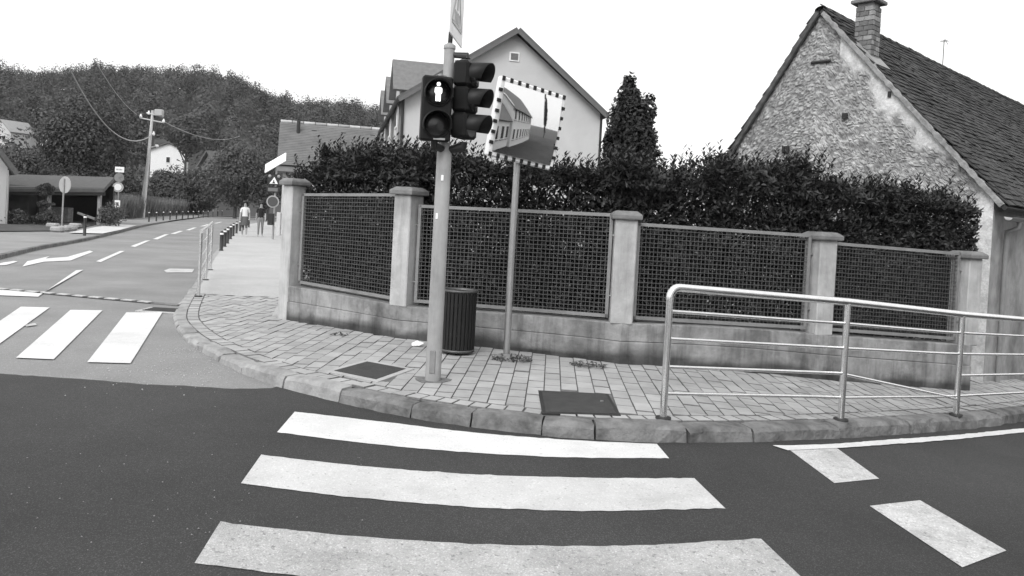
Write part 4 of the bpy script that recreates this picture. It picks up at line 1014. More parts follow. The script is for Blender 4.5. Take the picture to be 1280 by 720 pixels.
# ------------------------------------------------------------------ far side of the road
FP = offset(FARC, .2); test = FARC[20]
side = .2 if (offset(FARC, .2)[20].x < test.x or offset(FARC, .2)[20].y > test.y) else -.2
FK = offset(FARC, side)
far_pav = sheet('far_pavement', [tuple(p) for p in FARC] + [(-70, 140), (-90, 60), (-60, 2), (-22, 4)], .09, mat('far_paving', .26, .9, .12, 1, .2, 60, stain=.2), None); far_pav['kind'] = 'structure'
for k in range(0, len(FARC) - 5, 4):
    a, b_ = FARC[k], FARC[min(k + 4, len(FARC) - 1)]
    if b_.y > 60: break
    d = (b_ - a); l = d.length; d.normalize(); X = Vector((d.x, d.y, 0)); Y = Vector((-d.y, d.x, 0)) * (1 if side > 0 else -1)
    MB().bbox((*((a + b_) / 2), .035), (l - .01, .14, .13), .01, (X, Y, Zz)).build('kerb_stone', M_kerb, far_pav)
dv = sheet('driveway', [tuple(g2(q)) for q in [(86, 295), (128, 296), (150, 291), (171, 284.5), (150, 283), (120, 287)]], .135, mat('pale_concrete_drive', .55, .85, .1, 1, .2, 60)); dv['kind'] = 'structure'
turf = sheet('garden_turf', [(-60, 20), tuple(g2((-100, 300))), tuple(g2((0, 293))), tuple(g2((85, 292))), tuple(g2((145, 277))), (-38, 62), (-80, 75)], .128, M_earth); turf['kind'] = 'structure'

# open carport / shed with a low mono-pitch roof
def carport():
    Y0 = 41.0; t = thing('carport', 'open timber carport with a low tiled roof and dark interior across the road', 'carport', gz(at(60, 285, Y0).x, Y0))
    a = at(-60, 239, Y0); c = at(130, 240.5, Y0); a2 = at(-60, 219, Y0 + 5.5); c2 = at(143, 225.5, Y0 + 5.5); th = Vector((0, 0, .18))
    roof = MB().prism([a, c, c2, a2], th).build('roof', mat('carport_roof', .10, .9, .2, 3, .5, 20), t)
    for k in range(1, 14):
        p, q = a.lerp(a2, k / 14), c.lerp(c2, k / 14); d = (q - p); l = d.length; d.normalize(); MB().box((p + q) / 2 + Vector((0, 0, .20)), (l, .42, .03), (d, (a2 - a).normalized(), d.cross((a2 - a).normalized()))).build('tile_course', mat('carport_tiles', .10, .9, .2, 4, .4, 20), roof)
    MB().box((a + c) / 2 - Zz * .06 + Vector((0, .1, 0)), ((c - a).length, .1, .2), ((c - a).normalized(), Vector((0, 1, 0)), Zz)).build('fascia', M_dark, roof)
    for px in (3, 62, 125):
        q = at(px, 240, Y0 + .3); MB().bbox((q.x, q.y, (q.z + .1) / 2), (.16, .16, q.z - .1), .01).build('post', mat('timber_post', .32, .9, .2, 5), t)
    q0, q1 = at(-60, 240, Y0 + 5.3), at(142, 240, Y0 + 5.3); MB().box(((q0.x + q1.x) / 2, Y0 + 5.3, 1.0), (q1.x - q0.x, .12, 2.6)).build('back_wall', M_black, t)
    q0, q1 = at(6, 240, Y0 + .8), at(36, 240, Y0 + .8); MB().bbox(((q0.x + q1.x) / 2, Y0 + 1.2, 1.05), (q1.x - q0.x, .8, 2.0), .02).build('store_wall', mat('grey_boards', .07, .9, .2, 3), t)
    p, q = at(97, 266, Y0 + .6), at(121, 274.5, Y0 + .3); d = (q - p); l = d.length; d.normalize(); MB().box((p + q) / 2, (l, .06, .12), (d, Vector((0, 1, 0)), d.cross(Vector((0, 1, 0))))).build('rail', mat('timber_post', .32), t)
    MB().box((at(70, 240, Y0 + 1.5).x, Y0 + 1.6, .55), (1.6, .5, .8)).build('log_pile', mat('log_ends', .2, .9, .5, 8), t)
carport()
# house at the left edge
def edge_house():
    Yh = 36.0; t = thing('gabled_house', 'pale gabled house with dark verge boards beside the carport', 'house', gz(at(-20, 280, Yh).x, Yh))
    cor = at(8, 250, Yh); q = at(12, 210, Yh); apz = 8.0; u = Vector((.73, .68, 0)).normalized(); w = Vector((-.68, .73, 0)).normalized(); Wd = 7.5; E_ = q.z
    C0 = Vector((cor.x, Yh, 0))
    MB().prism([C0, C0 - u * Wd, C0 - u * Wd + Zz * E_, C0 - u * Wd / 2 + Zz * apz, C0 + Zz * E_], w * 9).build('wall', M_plaster, t)
    b = MB()
    for sg in (0, 1):
        e = C0 - u * (Wd * sg) + Zz * E_; d = (C0 - u * Wd / 2 + Zz * apz - e); l = d.length; d.normalize(); nr = w.cross(d); nr = -nr if nr.z < 0 else nr; e = e - d * .4 - w * .5
        b.prism([e, e + w * 10, e + w * 10 + d * (l + .4), e + d * (l + .4)], nr * .2)
    b.build('roof', M_roof, t)
    MB().bbox(C0 - u * 1.6 - w * .03 + Zz * 1.9, (.9, .08, 1.2), .01).build('window', M_white, t)
    MB().tube([C0 - w * .05 + u * .03, C0 - w * .05 + u * .03 + Zz * (E_ - .1)], .05, 8).build('downpipe', M_galv, t)
edge_house()
# shrubs in front of the carport
def shrub(label, px, py, Y, R, z, n, size=.05, m_=None, name='shrub', k=18):
    q = at(px, py, Y); return make_tree(name, label, gz(q.x, Y), z + R[2], z, R, k, n, size, m_ or M_tree, cat='shrub', trunk=.05, sub=.45, limbs=4)
q = at(57, 250, 37.5); t = make_tree('topiary', 'clipped topiary shrub with a round ball on a bare stem before the carport', gz(q.x, 37.5), 2.3, 1.85, (.38, .38, .36), 14, 1400, .05, M_tree, cat='shrub', trunk=.04, limbs=3)
for zc, R_ in ((1.15, (.42, .42, .26)), (.45, (.7, .65, .5))):
    C, RR = crown_blobs((q.x, 37.5, zc), R_, 16); V, Fq = blob_leaves(C, RR, 1600, .05); np_mesh('crown', V, Fq, M_tree, t)
shrub('low dark shrub at the garden edge left of the topiary', 12, 280, 36.5, (.9, .7, .45), .45, 1800)
shrub('small leafy shrub between the topiary and the left house', 30, 283, 37.8, (.5, .5, .35), .35, 900)
shrub('grassy light shrub at the carport corner post', 138, 268, 40.5, (.8, .8, .8), .75, 2600, .05, M_tree2)
for k, (px, py) in enumerate(((80, 288), (88, 287), (72, 289), (94, 284), (66, 284))):
    q = G(px, py, .13); b = MB(); b.bbox(q + Zz * .08, (.5, .35, .22), .06); tag(b.build('garden_stone', mat('pale_stone', .32, .9, .2, 6, .4, 20)), 'pale rough garden stone lying at the foot of the round sign', 'stone', 'garden stones')
# sign seen from the back
q = G(77, 287, .13); t = thing('round_sign', 'round traffic sign seen from the back on a thin pole before the carport', 'sign', q)
tp = at(80.3, 223, q.y); MB().tube([q, Vector((q.x + .02, q.y, tp.z))], .035, 8).build('pole', M_galv, t)
u, n = axes(math.radians(-22)); cc = Vector((q.x + .05, q.y + .04, at(80, 231, q.y).z)); b = MB(); b.lathe(cc, [(.36, 0), (.36, .02)], 24, (Zz, u, n)); b.build('plate', mat('sign_back', .38, .5, .05), t)
# sign cluster
q = G(147, 276, .13); t = thing('sign_post', 'post with a white name plate and two round signs beside the carport', 'sign', q); Yq = q.y
MB().tube([q, at(149, 208, Yq)], .035, 8).build('pole', M_galv, t)
c1 = at(149.5, 212, Yq - .06); pl_ = MB().bbox(c1, (.60, .03, .36), .005).build('name_plate', M_white, t)
for k, (x, w_) in enumerate(((-.19, .05), (-.11, .07), (-.02, .06), (.07, .07), (.16, .05))): MB().box(c1 + Vector((x, -.02, 0)), (w_ * .8, .004, .10)).build('letter', mat('sign_marks', .22), pl_)
def disc(c, r, m_, parent, name):
    u, n = axes(math.radians(25)); return MB().lathe(c, [(r, 0), (r, .02)], 20, (Zz, u, n)).build(name, m_, parent)
c2 = at(149, 222, Yq - .06); d_ = disc(c2, .30, mat('grey_sign', .25, .5), t, 'cancelled_sign'); MB().box(c2 - Vector((0, .03, 0)), (.56, .005, .05), (Vector((.7, 0, -.7)), Vector((0, 1, 0)), Vector((.7, 0, .7)))).build('bar', mat('sign_marks', .22), d_); MB().box(c2 - Vector((0, .036, 0)), (.56, .005, .05), (Vector((.7, 0, .7)), Vector((0, 1, 0)), Vector((-.7, 0, .7)))).build('bar', mat('sign_marks', .22), d_)
c3 = at(147.6, 234, Yq - .06); d_ = disc(c3, .33, mat('grey_rim', .40, .5), t, 'prohibition_sign'); disc(c3 - Vector((0, .025, 0)), .22, M_white, d_, 'sign_face')
c4 = at(146.7, 255, Yq - .06); d_ = MB().bbox(c4, (.36, .03, .50), .005).build('notice_plate', M_white, t); MB().box(c4 - Vector((0, .02, -.03)), (.18, .004, .18)).build('notice_symbol', mat('sign_marks', .22), d_)

# low wall, mesh fence with tall grass, far shrubbery
def low_wall():
    t = thing('low_wall', 'long low pale concrete wall behind the line of far bollards', 'wall', G(150, 276))
    P = [g2(p) for p in [(146, 276.5), (166, 275.5), (190, 273), (215, 271), (240, 269.3), (262, 268.0), (285, 266.8)]]
    b = MB()
    for a, c in zip(P[:-1], P[1:]):
        d = (c - a); l = d.length; d.normalize(); b.box((*((a + c) / 2 + Vector((-d.y, d.x)) * .6), .32), (l, .25, .5), (Vector((d.x, d.y, 0)), Vector((-d.y, d.x, 0)), Zz))
    b.build('wall_body', mat('pale_wall_concrete', .36, .9, .1, 1, stain=.2), t)
    f = thing('garden_fence', 'tall thin post fence overgrown with pale grass above the low wall', 'fence', G(150, 274)); r = np.random.default_rng(31)
    for k in range(16):
        s = k / 15 * 5; i = min(int(s), 4); p = P[i].lerp(P[i + 1], s - i); d = (P[i + 1] - P[i]).normalized(); p = p + Vector((-d.y, d.x)) * 1.1
        MB().cyl((p.x, p.y, .1), (p.x, p.y, 1.9), .035, n=6).build('post', M_dark, f)
    for zz in (.6, 1.2, 1.8):
        b = MB(); b.tube([(*(p + Vector((-.55, 1.0))), zz) for p in P[:6]], .015, 4); b.build('wire', M_dark, f)
    n = 9000; s = r.random(n) * 5.2; i = np.minimum(s.astype(int), 5); A_ = np.array([tuple(p) for p in P]); B = A_[i] + (A_[i + 1] - A_[i]) * (s - i)[:, None]
    B = B + np.array([-.7, 1.2]) * (1 + 1.5 * r.random((n, 1))); h = 1.0 + 1.1 * r.random(n)
    P3 = np.stack([B[:, 0], B[:, 1], np.full(n, .05)], 1); D = np.stack([r.normal(size=n) * .12, r.normal(size=n) * .12, np.ones(n)], 1)
    V, Fq = leaf_faces(P3, D, rand_dirs(n, r), h, .025 + .02 * r.random(n)); o = np_mesh('tall_grass', V, Fq, M_grass); tag(o, 'tall pale grass standing behind the thin post fence', 'grass', kind='stuff')
low_wall()

# mid-distance trees
def tree_px(label, px, py_top, Y, rpx, hpx, nb, nl, m_=None, size=None, name='broadleaf_tree', sub=.42):
    tp = at(px, py_top, Y); k = Y / F; R_ = (rpx * k, rpx * k * .9, hpx * k / 2); base = gz(tp.x, Y); nl = int(nl * 1.6); cz = tp.z - R_[2]
    return make_tree(name, label, base, tp.z, cz, R_, nb, nl, size or .0013 * Y + .04, m_, trunk=.02 * tp.z + .05, sub=sub, group=None)
tree_px('large dark spreading tree standing right behind the carport', 112, 118, 62, 56, 118, 70, 15000, M_tree)
tree_px('tall light tree at the road bend behind the walkers', 298, 170, 92, 46, 90, 60, 12000, M_tree2)
tree_px('round dark tree right of the utility pole base', 215, 207, 112, 30, 54, 40, 7000, M_tree)
tree_px('bushy dark tree between the pole and the road bend', 250, 207, 98, 30, 62, 40, 6000, M_tree)
tree_px('dull round tree behind the carport roof beside the left house', 34, 186, 66, 38, 62, 40, 7000, M_tree2)
tree_px('low dark tree crown at the carport end by the sign post', 158, 206, 84, 24, 58, 34, 5000, M_tree)
tree_px('rounded hillside tree above the white hillside house', 234, 142, 150, 26, 52, 36, 5000, M_tree2, .28)
tree_px('small round dark tree behind the utility pole top', 192, 122, 190, 11, 26, 20, 2500, M_tree, .28)
tree_px('slim tree on the slope left of the utility pole', 168, 128, 140, 20, 90, 36, 5000, M_tree2, .28)
tree_px('broad dark tree before the tiled roof house', 338, 196, 90, 26, 70, 36, 5000, M_tree)
for k, (px, Y, lab) in enumerate(((262, 122, 'dark shrub mass at the outer road bend by the low wall'), (290, 128, 'dark roadside shrub at the end of the far bollards'), (322, 120, 'dark roadside shrub behind the walkers'), (236, 118, 'dark shrub behind the tall grass fence'))):
    shrub(lab, px, 260, Y, (2.6, 1.6, 1.5), 1.3, 3600, .16)

# utility pole with cables
Yp = 66.0; q = at(179, 256, Yp); B = gz(q.x, Yp); t = thing('utility_pole', 'leaning wooden utility pole with crossarms and a brace pole', 'utility pole', B); tp = at(191, 138, Yp)
M_pole = mat('bleached_pole', .6, .9, .15, 6, .4, 30, streak=.3)
MB().tube([B, B.lerp(tp, .5), tp], [.17, .14, .11], 10).build('pole', M_pole, t)
br = at(175, 256, Yp); MB().tube([Vector((br.x - .1, Yp + .2, 0)), B.lerp(tp, .62)], [.09, .08], 8).build('brace', M_pole, t)
def bar(a, c, r=.06, name='crossarm', m_=None): MB().tube([a, c], r, 6).build(name, m_ or mat('pale_arm', .5, .8), t)
bar(at(175, 147.5, Yp), at(205, 153.5, Yp)); bar(at(183, 141, Yp), at(204, 146, Yp - .2)); 
for px, py in ((176, 146), (186, 142), (198, 143), (203, 144), (204.5, 152), (192, 168)):
    p = at(px, py, Yp - .05); MB().lathe(p, [(.05, -.1), (.12, -.05), (.12, .08), (.06, .14), (.09, .2), (.02, .26)], 8).build('insulator', M_white, t)
MB().bbox(at(199, 141, Yp - .2), (.7, .4, .55), .05).build('junction_box', mat('pale_box', .4, .7), t)
lp = at(196, 183, Yp); bar(at(188, 184, Yp), lp, .04, 'lamp_arm'); MB().lathe(lp, [(.05, -.1), (.18, 0), (.12, .15)], 10).build('lamp_head', M_white, t)
def cable(label, a, c, sag, r=.02, n=24):
    b = MB(); pts = [a.lerp(c, k / n) - Zz * (sag * 4 * (k / n) * (1 - k / n)) for k in range(n + 1)]; b.tube(pts, r, 5)
    tag(b.build('overhead_cable', mat('cable', .38, .6)), label, 'cable')
cable('thick overhead cable sagging from the utility pole up to the left', at(188, 170, Yp), at(86, 84, 46.0), 1.9, .045)
cable('thin overhead cable from the utility pole crossarm up across the hill', at(176, 146, Yp), at(118, 74, 48.0), .5, .026)
cable('overhead cable from the utility pole running right across the wooded hill', at(205, 152, Yp), at(300, 170, 120.0), 1.0, .03)

# ------------------------------------------------------------------ hillside and forest
CREST = [(-420, 120), (-200, 98), (-60, 90), (0, 88), (60, 93), (95, 90), (120, 84), (150, 90), (200, 90), (250, 91), (285, 97), (315, 108), (345, 122), (380, 131), (420, 131), (475, 139), (520, 155), (580, 200), (640, 262)]
cu = [];
for px, py in CREST:
    d = ray(px, py); cu.append((d.x / d.y, d.z / d.y))
cu.sort(); CU = np.array(cu)
def hillz(X, Y):
    u_ = X / np.maximum(Y, 1); cz = np.interp(u_, CU[:, 0], CU[:, 1]) * 420 - 7.5
    t_ = np.clip((Y - 125) / 295, 0, 1); up = cz * (t_ * .55 + .45 * t_ * t_ * (3 - 2 * t_)); dn = np.clip((Y - 420) / 400, 0, 1)
    return np.maximum(up * (1 - dn), -1)
xs_ = np.linspace(-420, 60, 90); ys_ = np.linspace(110, 800, 90); XX, YY = np.meshgrid(xs_, ys_); ZZ = hillz(XX, YY) - .4 - np.where(YY < 120, 1, 0)
n_ = 90; Fq = [(j * n_ + i, j * n_ + i + 1, (j + 1) * n_ + i + 1, (j + 1) * n_ + i) for j in range(n_ - 1) for i in range(n_ - 1)]
np_mesh('hill', np.stack([XX, YY, ZZ], -1).reshape(-1, 3), Fq, mat('hill_turf', .05, .95, .3, .05), None, True)['kind'] = 'structure'
rf = np.random.default_rng(77); NT = 1700
uu = -.86 + (.86 - .06) * rf.random(NT); Yf = 135 + 300 * np.sqrt(rf.random(NT)); Xf = uu * Yf; Zf = hillz(Xf, Yf)
gap = np.zeros(NT, bool)
for px, py, rp in ((209, 190, 24), (8, 162, 22), (38, 168, 13), (57, 172, 11), (291, 144, 6)):       # clearings before the hillside houses
    P_ = at(px, py, 100.0); gap |= (np.hypot((Xf / Yf - P_.x / 100) * F, ((Zf + 5 - H) / Yf - (P_.z - H) / 100) * F) < rp)
Xf, Yf, Zf = Xf[~gap], Yf[~gap], Zf[~gap]; NT = len(Xf); Rr = 3.0 + 3.4 * rf.random(NT); hh = 7 + 7 * rf.random(NT) - np.where(Yf > 400, 2.5, 0)
C = np.stack([Xf, Yf, Zf + hh * .55], 1); con = rf.random(NT) < .3
RR = np.stack([Rr * np.where(con, .6, 1), Rr * np.where(con, .6, 1), hh * .5 * np.where(con, 1.15, .95)], 1)
C2 = np.repeat(C, 5, 0); R2 = np.repeat(RR, 5, 0); d = rand_dirs(len(C2), rf); C2 = C2 + d * R2 * .5; R2 = R2 * (.45 + .25 * rf.random((len(C2), 1)))
tree_tone = np.where(con, .62, 1.0) * (.7 + .6 * rf.random(NT))
nl = NT * 250; Vl = []; tl_ = []
idx = np.sort(rf.integers(0, len(C2), nl)); d = rand_dirs(nl, rf); rad = (.55 + .45 * rf.random(nl) ** .7)[:, None]; P_ = C2[idx] + d * R2[idx] * rad
od = P_ - C[idx // 5]; od /= np.linalg.norm(od, axis=1)[:, None] + 1e-6
N_ = od * 1.1 + d * .6 + rand_dirs(nl, rf) * .55; N_ /= np.linalg.norm(N_, axis=1)[:, None]; D_ = np.cross(N_, rand_dirs(nl, rf)); D_ /= np.linalg.norm(D_, axis=1)[:, None]; S_ = np.cross(N_, D_); sz_ = (.40 * (.6 + .8 * rf.random(nl)))[:, None]
V = np.stack([P_ - D_ * sz_, P_ - S_ * sz_ * .6, P_ + D_ * sz_, P_ + S_ * sz_ * .6], 1).reshape(-1, 3)
fo = np_mesh('forest', V, np.arange(nl * 4).reshape(-1, 4), M_forest)
fa = fo.data.attributes.new('tone', 'FLOAT', 'POINT'); fa.data.foreach_set('value', np.repeat(tree_tone[idx // 5], 4).astype(np.float32))
tag(fo, 'dense dark broadleaf forest covering the whole hillside', 'forest', kind='stuff')

# hillside houses
def hill_house(label, px, py_ridge, Y, wpx, hpx, rpx, yaw, wall_v, base_drop=4.0, nwin=2, roofv=.12):
    if Y > 110:                                          # stand on the slope where the line of sight meets it
        for Yt in np.arange(126, 420, 1.0):
            q = at(px, py_ridge + hpx + rpx, Yt)
            if q.z <= float(hillz(np.array([q.x]), np.array([Yt]))[0]) + 1.0: break
        Y = float(Yt)
    tp = at(px, py_ridge, Y); k = Y / F; Wd = wpx * k; zr = tp.z; ze = zr - rpx * k; z0 = ze - hpx * k; u = Vector((math.cos(yaw), math.sin(yaw), 0)); w = Vector((-math.sin(yaw), math.cos(yaw), 0))
    if Y <= 110: base_drop = z0
    C0 = Vector((tp.x, Y, 0)); t = thing('hillside_house', label, 'house', (tp.x, Y, z0 - base_drop))
    MB().prism([C0 - u * Wd / 2 + Zz * (z0 - base_drop), C0 + u * Wd / 2 + Zz * (z0 - base_drop), C0 + u * Wd / 2 + Zz * ze, C0 + Zz * (zr - .1), C0 - u * Wd / 2 + Zz * ze], w * 7).build('wall', mat('hill_wall_%d' % int(wall_v * 100), wall_v, .9, .05), t)
    b = MB()
    for sg in (-1, 1):
        e = C0 + u * (sg * Wd / 2) + Zz * ze; d = C0 + Zz * zr - e; l = d.length; d.normalize(); nr = w.cross(d); nr = -nr if nr.z < 0 else nr; e = e - d * .5 - w * .5
        b.prism([e, e + w * 8, e + w * 8 + d * (l + .5), e + d * (l + .5)], nr * .25)
    b.build('roof', mat('hill_roof_%d' % int(roofv * 100), roofv, .9, .15, 2), t)
    for i in range(nwin):
        c = C0 + u * (Wd * ((i + .5) / nwin - .5) * .8) - w * .03 + Zz * (ze - hpx * k * .45); wi = MB().box(c, (Wd * .13, .08, hpx * k * .3), (u, w, Zz)).build('window', M_white, t); MB().box(c - w * .05, (Wd * .10, .04, hpx * k * .25), (u, w, Zz)).build('pane', M_dark, wi)
hill_house('white gabled house with a dark roof half hidden in hillside trees right of the pole', 211, 179, 118, 40, 26, 9, math.radians(18), .80, 2, 1)
hill_house('grey roofed house among trees on the slope above the left gabled house', 2, 150, 132, 34, 16, 14, math.radians(-20), .55, 3, 2, .3)
hill_house('small white house with a steep roof among trees near the slope foot', 38, 160, 140, 17, 10, 8, math.radians(-25), .75, 2, 1)
hill_house('narrow white house beside the small steep roofed hillside house', 57, 164, 136, 12, 12, 5, math.radians(15), .75, 2, 1)
hill_house('tiny pale house high in the forest right of the utility pole', 291, 141, 205, 11, 7, 4, math.radians(10), .45, 1, 2)
hill_house('dark brown roofed house hidden behind the light tree at the road bend', 262, 190, 106, 42, 16, 22, math.radians(-35), .14, 2, 2, .10)

# ------------------------------------------------------------------ solar crossing sign by the walkway
q = G(341, 299, .05); t = thing('crossing_beacon', 'solar powered crossing beacon with black sign box and round sign by the walkway', 'sign', q); Ys = q.y; k = Ys / F
MB().tube([q, at(346, 205, Ys)], .045, 10).build('pole', M_galv, t)
a, c = at(331.5, 211, Ys), at(357.5, 196, Ys); d = (c - a).normalized(); mid_ = (a + c) / 2; MB().bbox(mid_, ((c - a).length, .75, .05), .01, (d, Vector((-.3, 1, .7)).normalized(), d.cross(Vector((-.3, 1, .7)).normalized()))).build('solar_panel', mat('solar_glass', .9, .35, spec=.6), t)
c1 = at(343, 224.5, Ys - .12); bxo = MB().bbox(c1, (.62, .14, .50), .01).build('sign_box', M_black, t)
for sx in (-.2, .22): MB().lathe(c1 + Vector((sx, -.07, .16)), [(.075, 0), (.06, .02), (.01, .03)], 14, (Zz, Vector((1, 0, 0)), Vector((0, -1, 0)))).build('beacon_lamp', mat('beacon_lens', .30, .4), bxo)
tr = [(-.2, -.2), (.2, -.2), (.02, .12)]; MB().prism([c1 + Vector((x, -.074, y)) for x, y in tr], (0, -.006, 0)).build('warning_triangle', M_white, bxo)
b = MB(); b.box(c1 + Vector((0, -.084, -.10)), (.05, .004, .14)); b.box(c1 + Vector((.03, -.086, -.15)), (.05, .004, .07), (Vector((.8, 0, .5)), Vector((0, 1, 0)), Vector((-.5, 0, .8)))); b.box(c1 + Vector((-.03, -.085, -.15)), (.05, .004, .07), (Vector((.8, 0, -.5)), Vector((0, 1, 0)), Vector((.5, 0, .8)))); b.build('walking_symbol', M_black, bxo)
c2 = at(341.5, 237, Ys - .12); pl_ = MB().bbox(c2, (.58, .10, .28), .01).build('plate_box', M_black, t); MB().box(c2 - Vector((0, .055, 0)), (.46, .01, .16)).build('plate_face', mat('grey_face', .14, .5), pl_)
c3 = at(341, 252, Ys - .12); d_ = disc(c3, .29, mat('grey_rim', .40, .5), t, 'round_sign_plate'); disc(c3 - Vector((0, .025, 0)), .23, mat('dark_sign_face', .09, .5), d_, 'round_sign_face')
c4 = at(338.5, 274, Ys - .15); MB().bbox(c4, (.26, .22, .55), .02).build('control_box', M_black, t)
q2 = G(345, 294, .05); b = MB(); b.bbox((q2.x, q2.y + .4, .65), (.22, .2, 1.3), .02); tag(b.build('gate_post', M_plaster), 'plain pale gate post just behind the crossing beacon', 'post')
q2 = G(349, 293, .05); b = MB(); b.bbox((q2.x + .2, q2.y + .6, .7), (.25, .2, 1.4), .02); tag(b.build('gate_post', mat('grey_post', .22, .9, .1)), 'grey gate post against the end of the boundary wall', 'post')

# ------------------------------------------------------------------ people walking towards the camera
def person(label, base, hgt, top_m, leg_m, stride, skirt=False, bag=False, hair_len=.28, arm=0.0):
    t = thing('person', label, 'person', base); s = hgt / 1.7
    J = dict(pel=(0, 0, .93), bel=(0, .0, 1.07), chest=(0, .0, 1.27), sh=(0, .01, 1.39), neck=(0, .0, 1.47), headb=(0, -.01, 1.55), headt=(0, -.005, 1.655))
    R = dict(pel=(.155, .115), bel=(.128, .095), chest=(.15, .105), sh=(.10, .075), neck=(.052, .055), headb=(.068, .082), headt=(.062, .078))
    E = [('pel', 'bel'), ('bel', 'chest'), ('chest', 'sh'), ('sh', 'neck'), ('neck', 'headb'), ('headb', 'headt')]
    for sd, nm in ((-1, 'l'), (1, 'r')):
        f = stride * sd
        J.update({nm + 'hip': (.085 * sd, 0, .86), nm + 'knee': (.09 * sd, -.05 - f * .5, .47), nm + 'ank': (.095 * sd, .02 - f, .085 + max(0, -f) * .25), nm + 'toe': (.105 * sd, -.13 - f, .03 + max(0, -f) * .05)})
        R.update({nm + 'hip': (.092, .095), nm + 'knee': (.058, .06), nm + 'ank': (.038, .042), nm + 'toe': (.036, .026)})
        J.update({nm + 'sho': (.165 * sd, .01, 1.375), nm + 'elb': (.215 * sd, .02 + f * .3, 1.10), nm + 'wri': (.225 * sd, -.05 + f * .6 - arm, .87 + arm * .3), nm + 'palm': (.222 * sd, -.075 + f * .65 - arm, .80 + arm * .35)})
        R.update({nm + 'sho': (.052, .055), nm + 'elb': (.040, .040), nm + 'wri': (.026, .03), nm + 'palm': (.022, .036)})
        E += [('pel', nm + 'hip'), (nm + 'hip', nm + 'knee'), (nm + 'knee', nm + 'ank'), (nm + 'ank', nm + 'toe'), ('sh', nm + 'sho'), (nm + 'sho', nm + 'elb'), (nm + 'elb', nm + 'wri'), (nm + 'wri', nm + 'palm')]
    keys = list(J); me = bpy.data.meshes.new('body_skeleton'); me.from_pydata([tuple(c * s for c in J[k]) for k in keys], [(keys.index(a), keys.index(b_)) for a, b_ in E], [])
    o = bpy.data.objects.new('body_skeleton', me); COL.objects.link(o); o.modifiers.new('skin', 'SKIN'); sm = o.modifiers.new('sub', 'SUBSURF'); sm.levels = 2; sm.render_levels = 2
    for i, k in enumerate(keys):
        sv = me.skin_vertices[0].data[i]; sv.radius = (R[k][0] * s, R[k][1] * s); sv.use_root = (k == 'pel')
    dg = bpy.context.evaluated_depsgraph_get(); ev = o.evaluated_get(dg); bm_e = bpy.data.meshes.new_from_object(ev); bpy.data.objects.remove(o)
    # fingers
    bm = bmesh.new(); bm.from_mesh(bm_e)
    for sd, nm in ((-1, 'l'), (1, 'r')):
        w_ = Vector(J[nm + 'palm']) * s
        for k in range(5):
            dx = (k - 1.5) * .017; st = w_ + Vector((0, dx, -.01)); L_ = (.055, .075, .08, .072, .05)[k] * s
            en = st + (Vector((-.012 * sd, -.004, -L_)) if k else Vector((-.02 * sd, -.045, -L_ * .6))); f = MB(); f.tube([st, st.lerp(en, .5) + Vector((.006 * sd, 0, 0)), en], [.010, .009, .006], 5)
            vv = [bm.verts.new(v) for v in f.v]
            for fc in f.f:
                try: bm.faces.new([vv[i] for i in fc])
                except ValueError: pass
    bm.to_mesh(bm_e); bm.free()
    M_skin = mat('skin', .34, .6); M_shoe = mat('pale_shoe', .6, .7)
    for m_ in (M_skin, top_m, leg_m, M_shoe): bm_e.materials.append(m_)
    for p_ in bm_e.polygons:
        c = p_.center / s; p_.use_smooth = True; armz = abs(c.x) > .165
        if c.z < .075: mi = 3
        elif c.z < (.955 if not armz else 0) and abs(c.x) < .2: mi = 2 if c.z > (.42 if skirt else .1) else 0
        elif c.z < 1.43 and not (armz and c.z < 1.19): mi = 1
        else: mi = 0
        p_.material_index = mi
    body = bpy.data.objects.new('body', bm_e); COL.objects.link(body); body.parent = t
    hb = MB(); hc = Vector((0, .012, 1.625)) * s; vs = []
    hb.lathe(hc, [(.02, .15 * s), (.08, .125 * s), (.118 * s, .06 * s), (.122 * s, -.01), (.11, -.10 * s), (.07, -hair_len * .8), (.04, -hair_len)], 14, close=True)
    for i, v_ in enumerate(hb.v):                        # open towards the face
        if v_[1] < hc.y - .03 and v_[2] < hc.z + .02: hb.v[i] = (v_[0] * .95, hc.y - .01 + (v_[1] - hc.y) * .1, v_[2])
    h_ = hb.build('hair', mat('dark_hair', .025, .5), None); h_.parent = t; h_.matrix_parent_inverse = Matrix.Identity(4)
    for nm, c, r_ in (('eye', (-.03, -.083, 1.60), .009), ('eye', (.03, -.083, 1.60), .009), ('nose', (0, -.095, 1.575), .012), ('mouth', (0, -.084, 1.535), .012)):
        e_ = MB().lathe(Vector(c) * s, [(.002, -r_), (r_, 0), (.002, r_)], 8).build(nm, M_black if nm == 'eye' else (M_skin if nm == 'nose' else mat('lip', .2, .6)), None); e_.parent = body
    if skirt:
        k_ = MB().lathe(Vector((0, 0, 0)), [(.135 * s, .99 * s), (.17 * s, .90 * s), (.20 * s, .66 * s), (.21 * s, .55 * s)], 18, close=False).build('skirt', leg_m, None); k_.parent = t
    if bag:
        b = MB(); b.bbox(Vector((.24, .04, .88)) * s, (.09, .26, .22), .03); bg_ = b.build('shoulder_bag', M_black, None); bg_.parent = t
        b = MB(); b.tube([Vector((.22, .04, 1.0)) * s, Vector((.12, -.11, 1.25)) * s, Vector((-.06, -.06, 1.42)) * s], .012, 5); st = b.build('strap', M_black, None); st.parent = bg_
    t.rotation_euler = (0, 0, .32); return t
person('person in a white top and grey skirt walking along the walkway', G(305, 295.5, .05), 1.70, mat('white_cotton', .70, .9), mat('grey_cloth', .10, .9), .16, skirt=True, arm=.05)
person('person in a black T-shirt and faded jeans with a shoulder bag walking along the walkway', G(325, 295.5, .05), 1.70, mat('black_cotton', .02, .9), mat('faded_denim', .24, .9), -.18, bag=True, arm=.02)

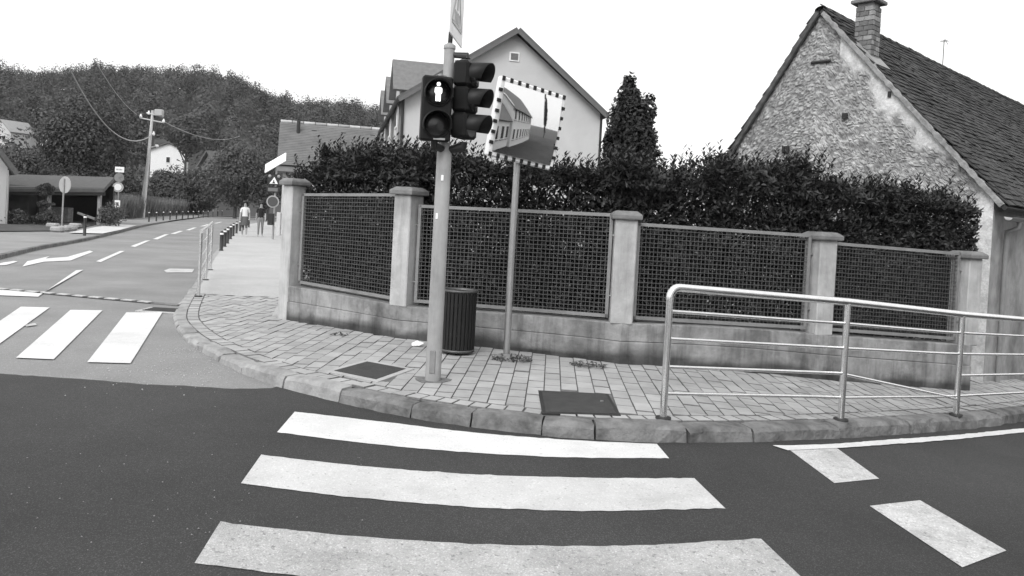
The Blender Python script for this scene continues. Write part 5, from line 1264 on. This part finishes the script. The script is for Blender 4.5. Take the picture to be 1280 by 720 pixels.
# ------------------------------------------------------------------ street behind the camera (what the mirror faces)
def street_house(label, P0, yaw, Ln, dp, ze, zr, wall_m, roof_v, nwin, rows, name='street_house'):
    u = Vector((math.cos(yaw), math.sin(yaw), 0)); w = Vector((math.sin(yaw), -math.cos(yaw), 0)); P0 = Vector(P0); t = thing(name, label, 'house', P0)   # front faces -w
    MB().prism([P0, P0 + w * dp, P0 + w * dp + Zz * ze, P0 + w * dp / 2 + Zz * (zr - .1), P0 + Zz * ze], u * Ln).build('wall', wall_m, t)
    b = MB()
    for sg in (0, 1):
        e = P0 + w * (dp * sg) + Zz * ze; d = P0 + w * dp / 2 + Zz * zr - e; l = d.length; d.normalize(); nr = u.cross(d); nr = -nr if nr.z < 0 else nr; e = e - d * .4 - u * .3
        b.prism([e, e + u * (Ln + .6), e + u * (Ln + .6) + d * (l + .4), e + d * (l + .4)], nr * .18)
    rf_ = b.build('roof', mat('street_roof_%d' % int(roof_v * 100), roof_v, .85, .15, 3, .3, 20), t)
    e = P0 + Zz * ze - u * .32; d = P0 + w * dp / 2 + Zz * zr - u * .32 - e; nr = u.cross(d).normalized(); nr = -nr if nr.z < 0 else nr
    MB().prism([e + nr * .16, e + d + nr * .16, e + d + nr * .24, e + nr * .24], u * .3).build('verge', M_white, rf_)
    for rr in range(rows):
        for i in range(nwin):
            c = P0 + u * (Ln * (i + .5) / nwin) - w * .02 + Zz * (1.0 + 2.6 * rr + .8); wi = MB().bbox(c, (.95, .08, 1.5), .01, (u, w, Zz)).build('window', M_white, t); MB().box(c - w * .045, (.75, .02, 1.3), (u, w, Zz)).build('pane', M_dark, wi)
            MB().bbox(c - w * .08 - Zz * .8, (1.1, .16, .06), .01, (u, w, Zz)).build('sill', M_conc, wi)
    return t
street_house('low white house with a tall grey roof across the street, seen in the mirror', (6.4, 1.6, -.6), math.radians(-8), 6.2, 8.5, 3.3, 8.2, mat('street_white', .8, .9, .06), .20, 4, 1)
street_house('long white two storey house farther down the street, seen in the mirror', (13.2, .9, -.9), math.radians(-6), 16.0, 8.0, 5.2, 9.0, mat('street_white', .62), .18, 8, 2)
make_tree('poplar_tree', 'slim tall tree at the end of the street, seen in the mirror', (50, 1.5, -1.2), 15, 8.5, (1.0, 1.0, 7), 40, 4000, .3, M_tree, trunk=.25)

# ------------------------------------------------------------------ thin summer haze over the valley
hz = MB().box((0, 300, 35), (5400, 6300, 110)).build('haze', mat('haze_air')); hz['kind'] = 'stuff'; hz['label'] = 'thin even haze over the valley'; hz['category'] = 'haze'
nt = MATS['haze_air'].node_tree; nt.nodes.clear(); ho = nt.nodes.new('ShaderNodeOutputMaterial'); pv = nt.nodes.new('ShaderNodeVolumePrincipled')
pv.inputs['Color'].default_value = (.95, .95, .95, 1); pv.inputs['Density'].default_value = .00016; nt.links.new(pv.outputs[0], ho.inputs['Volume'])
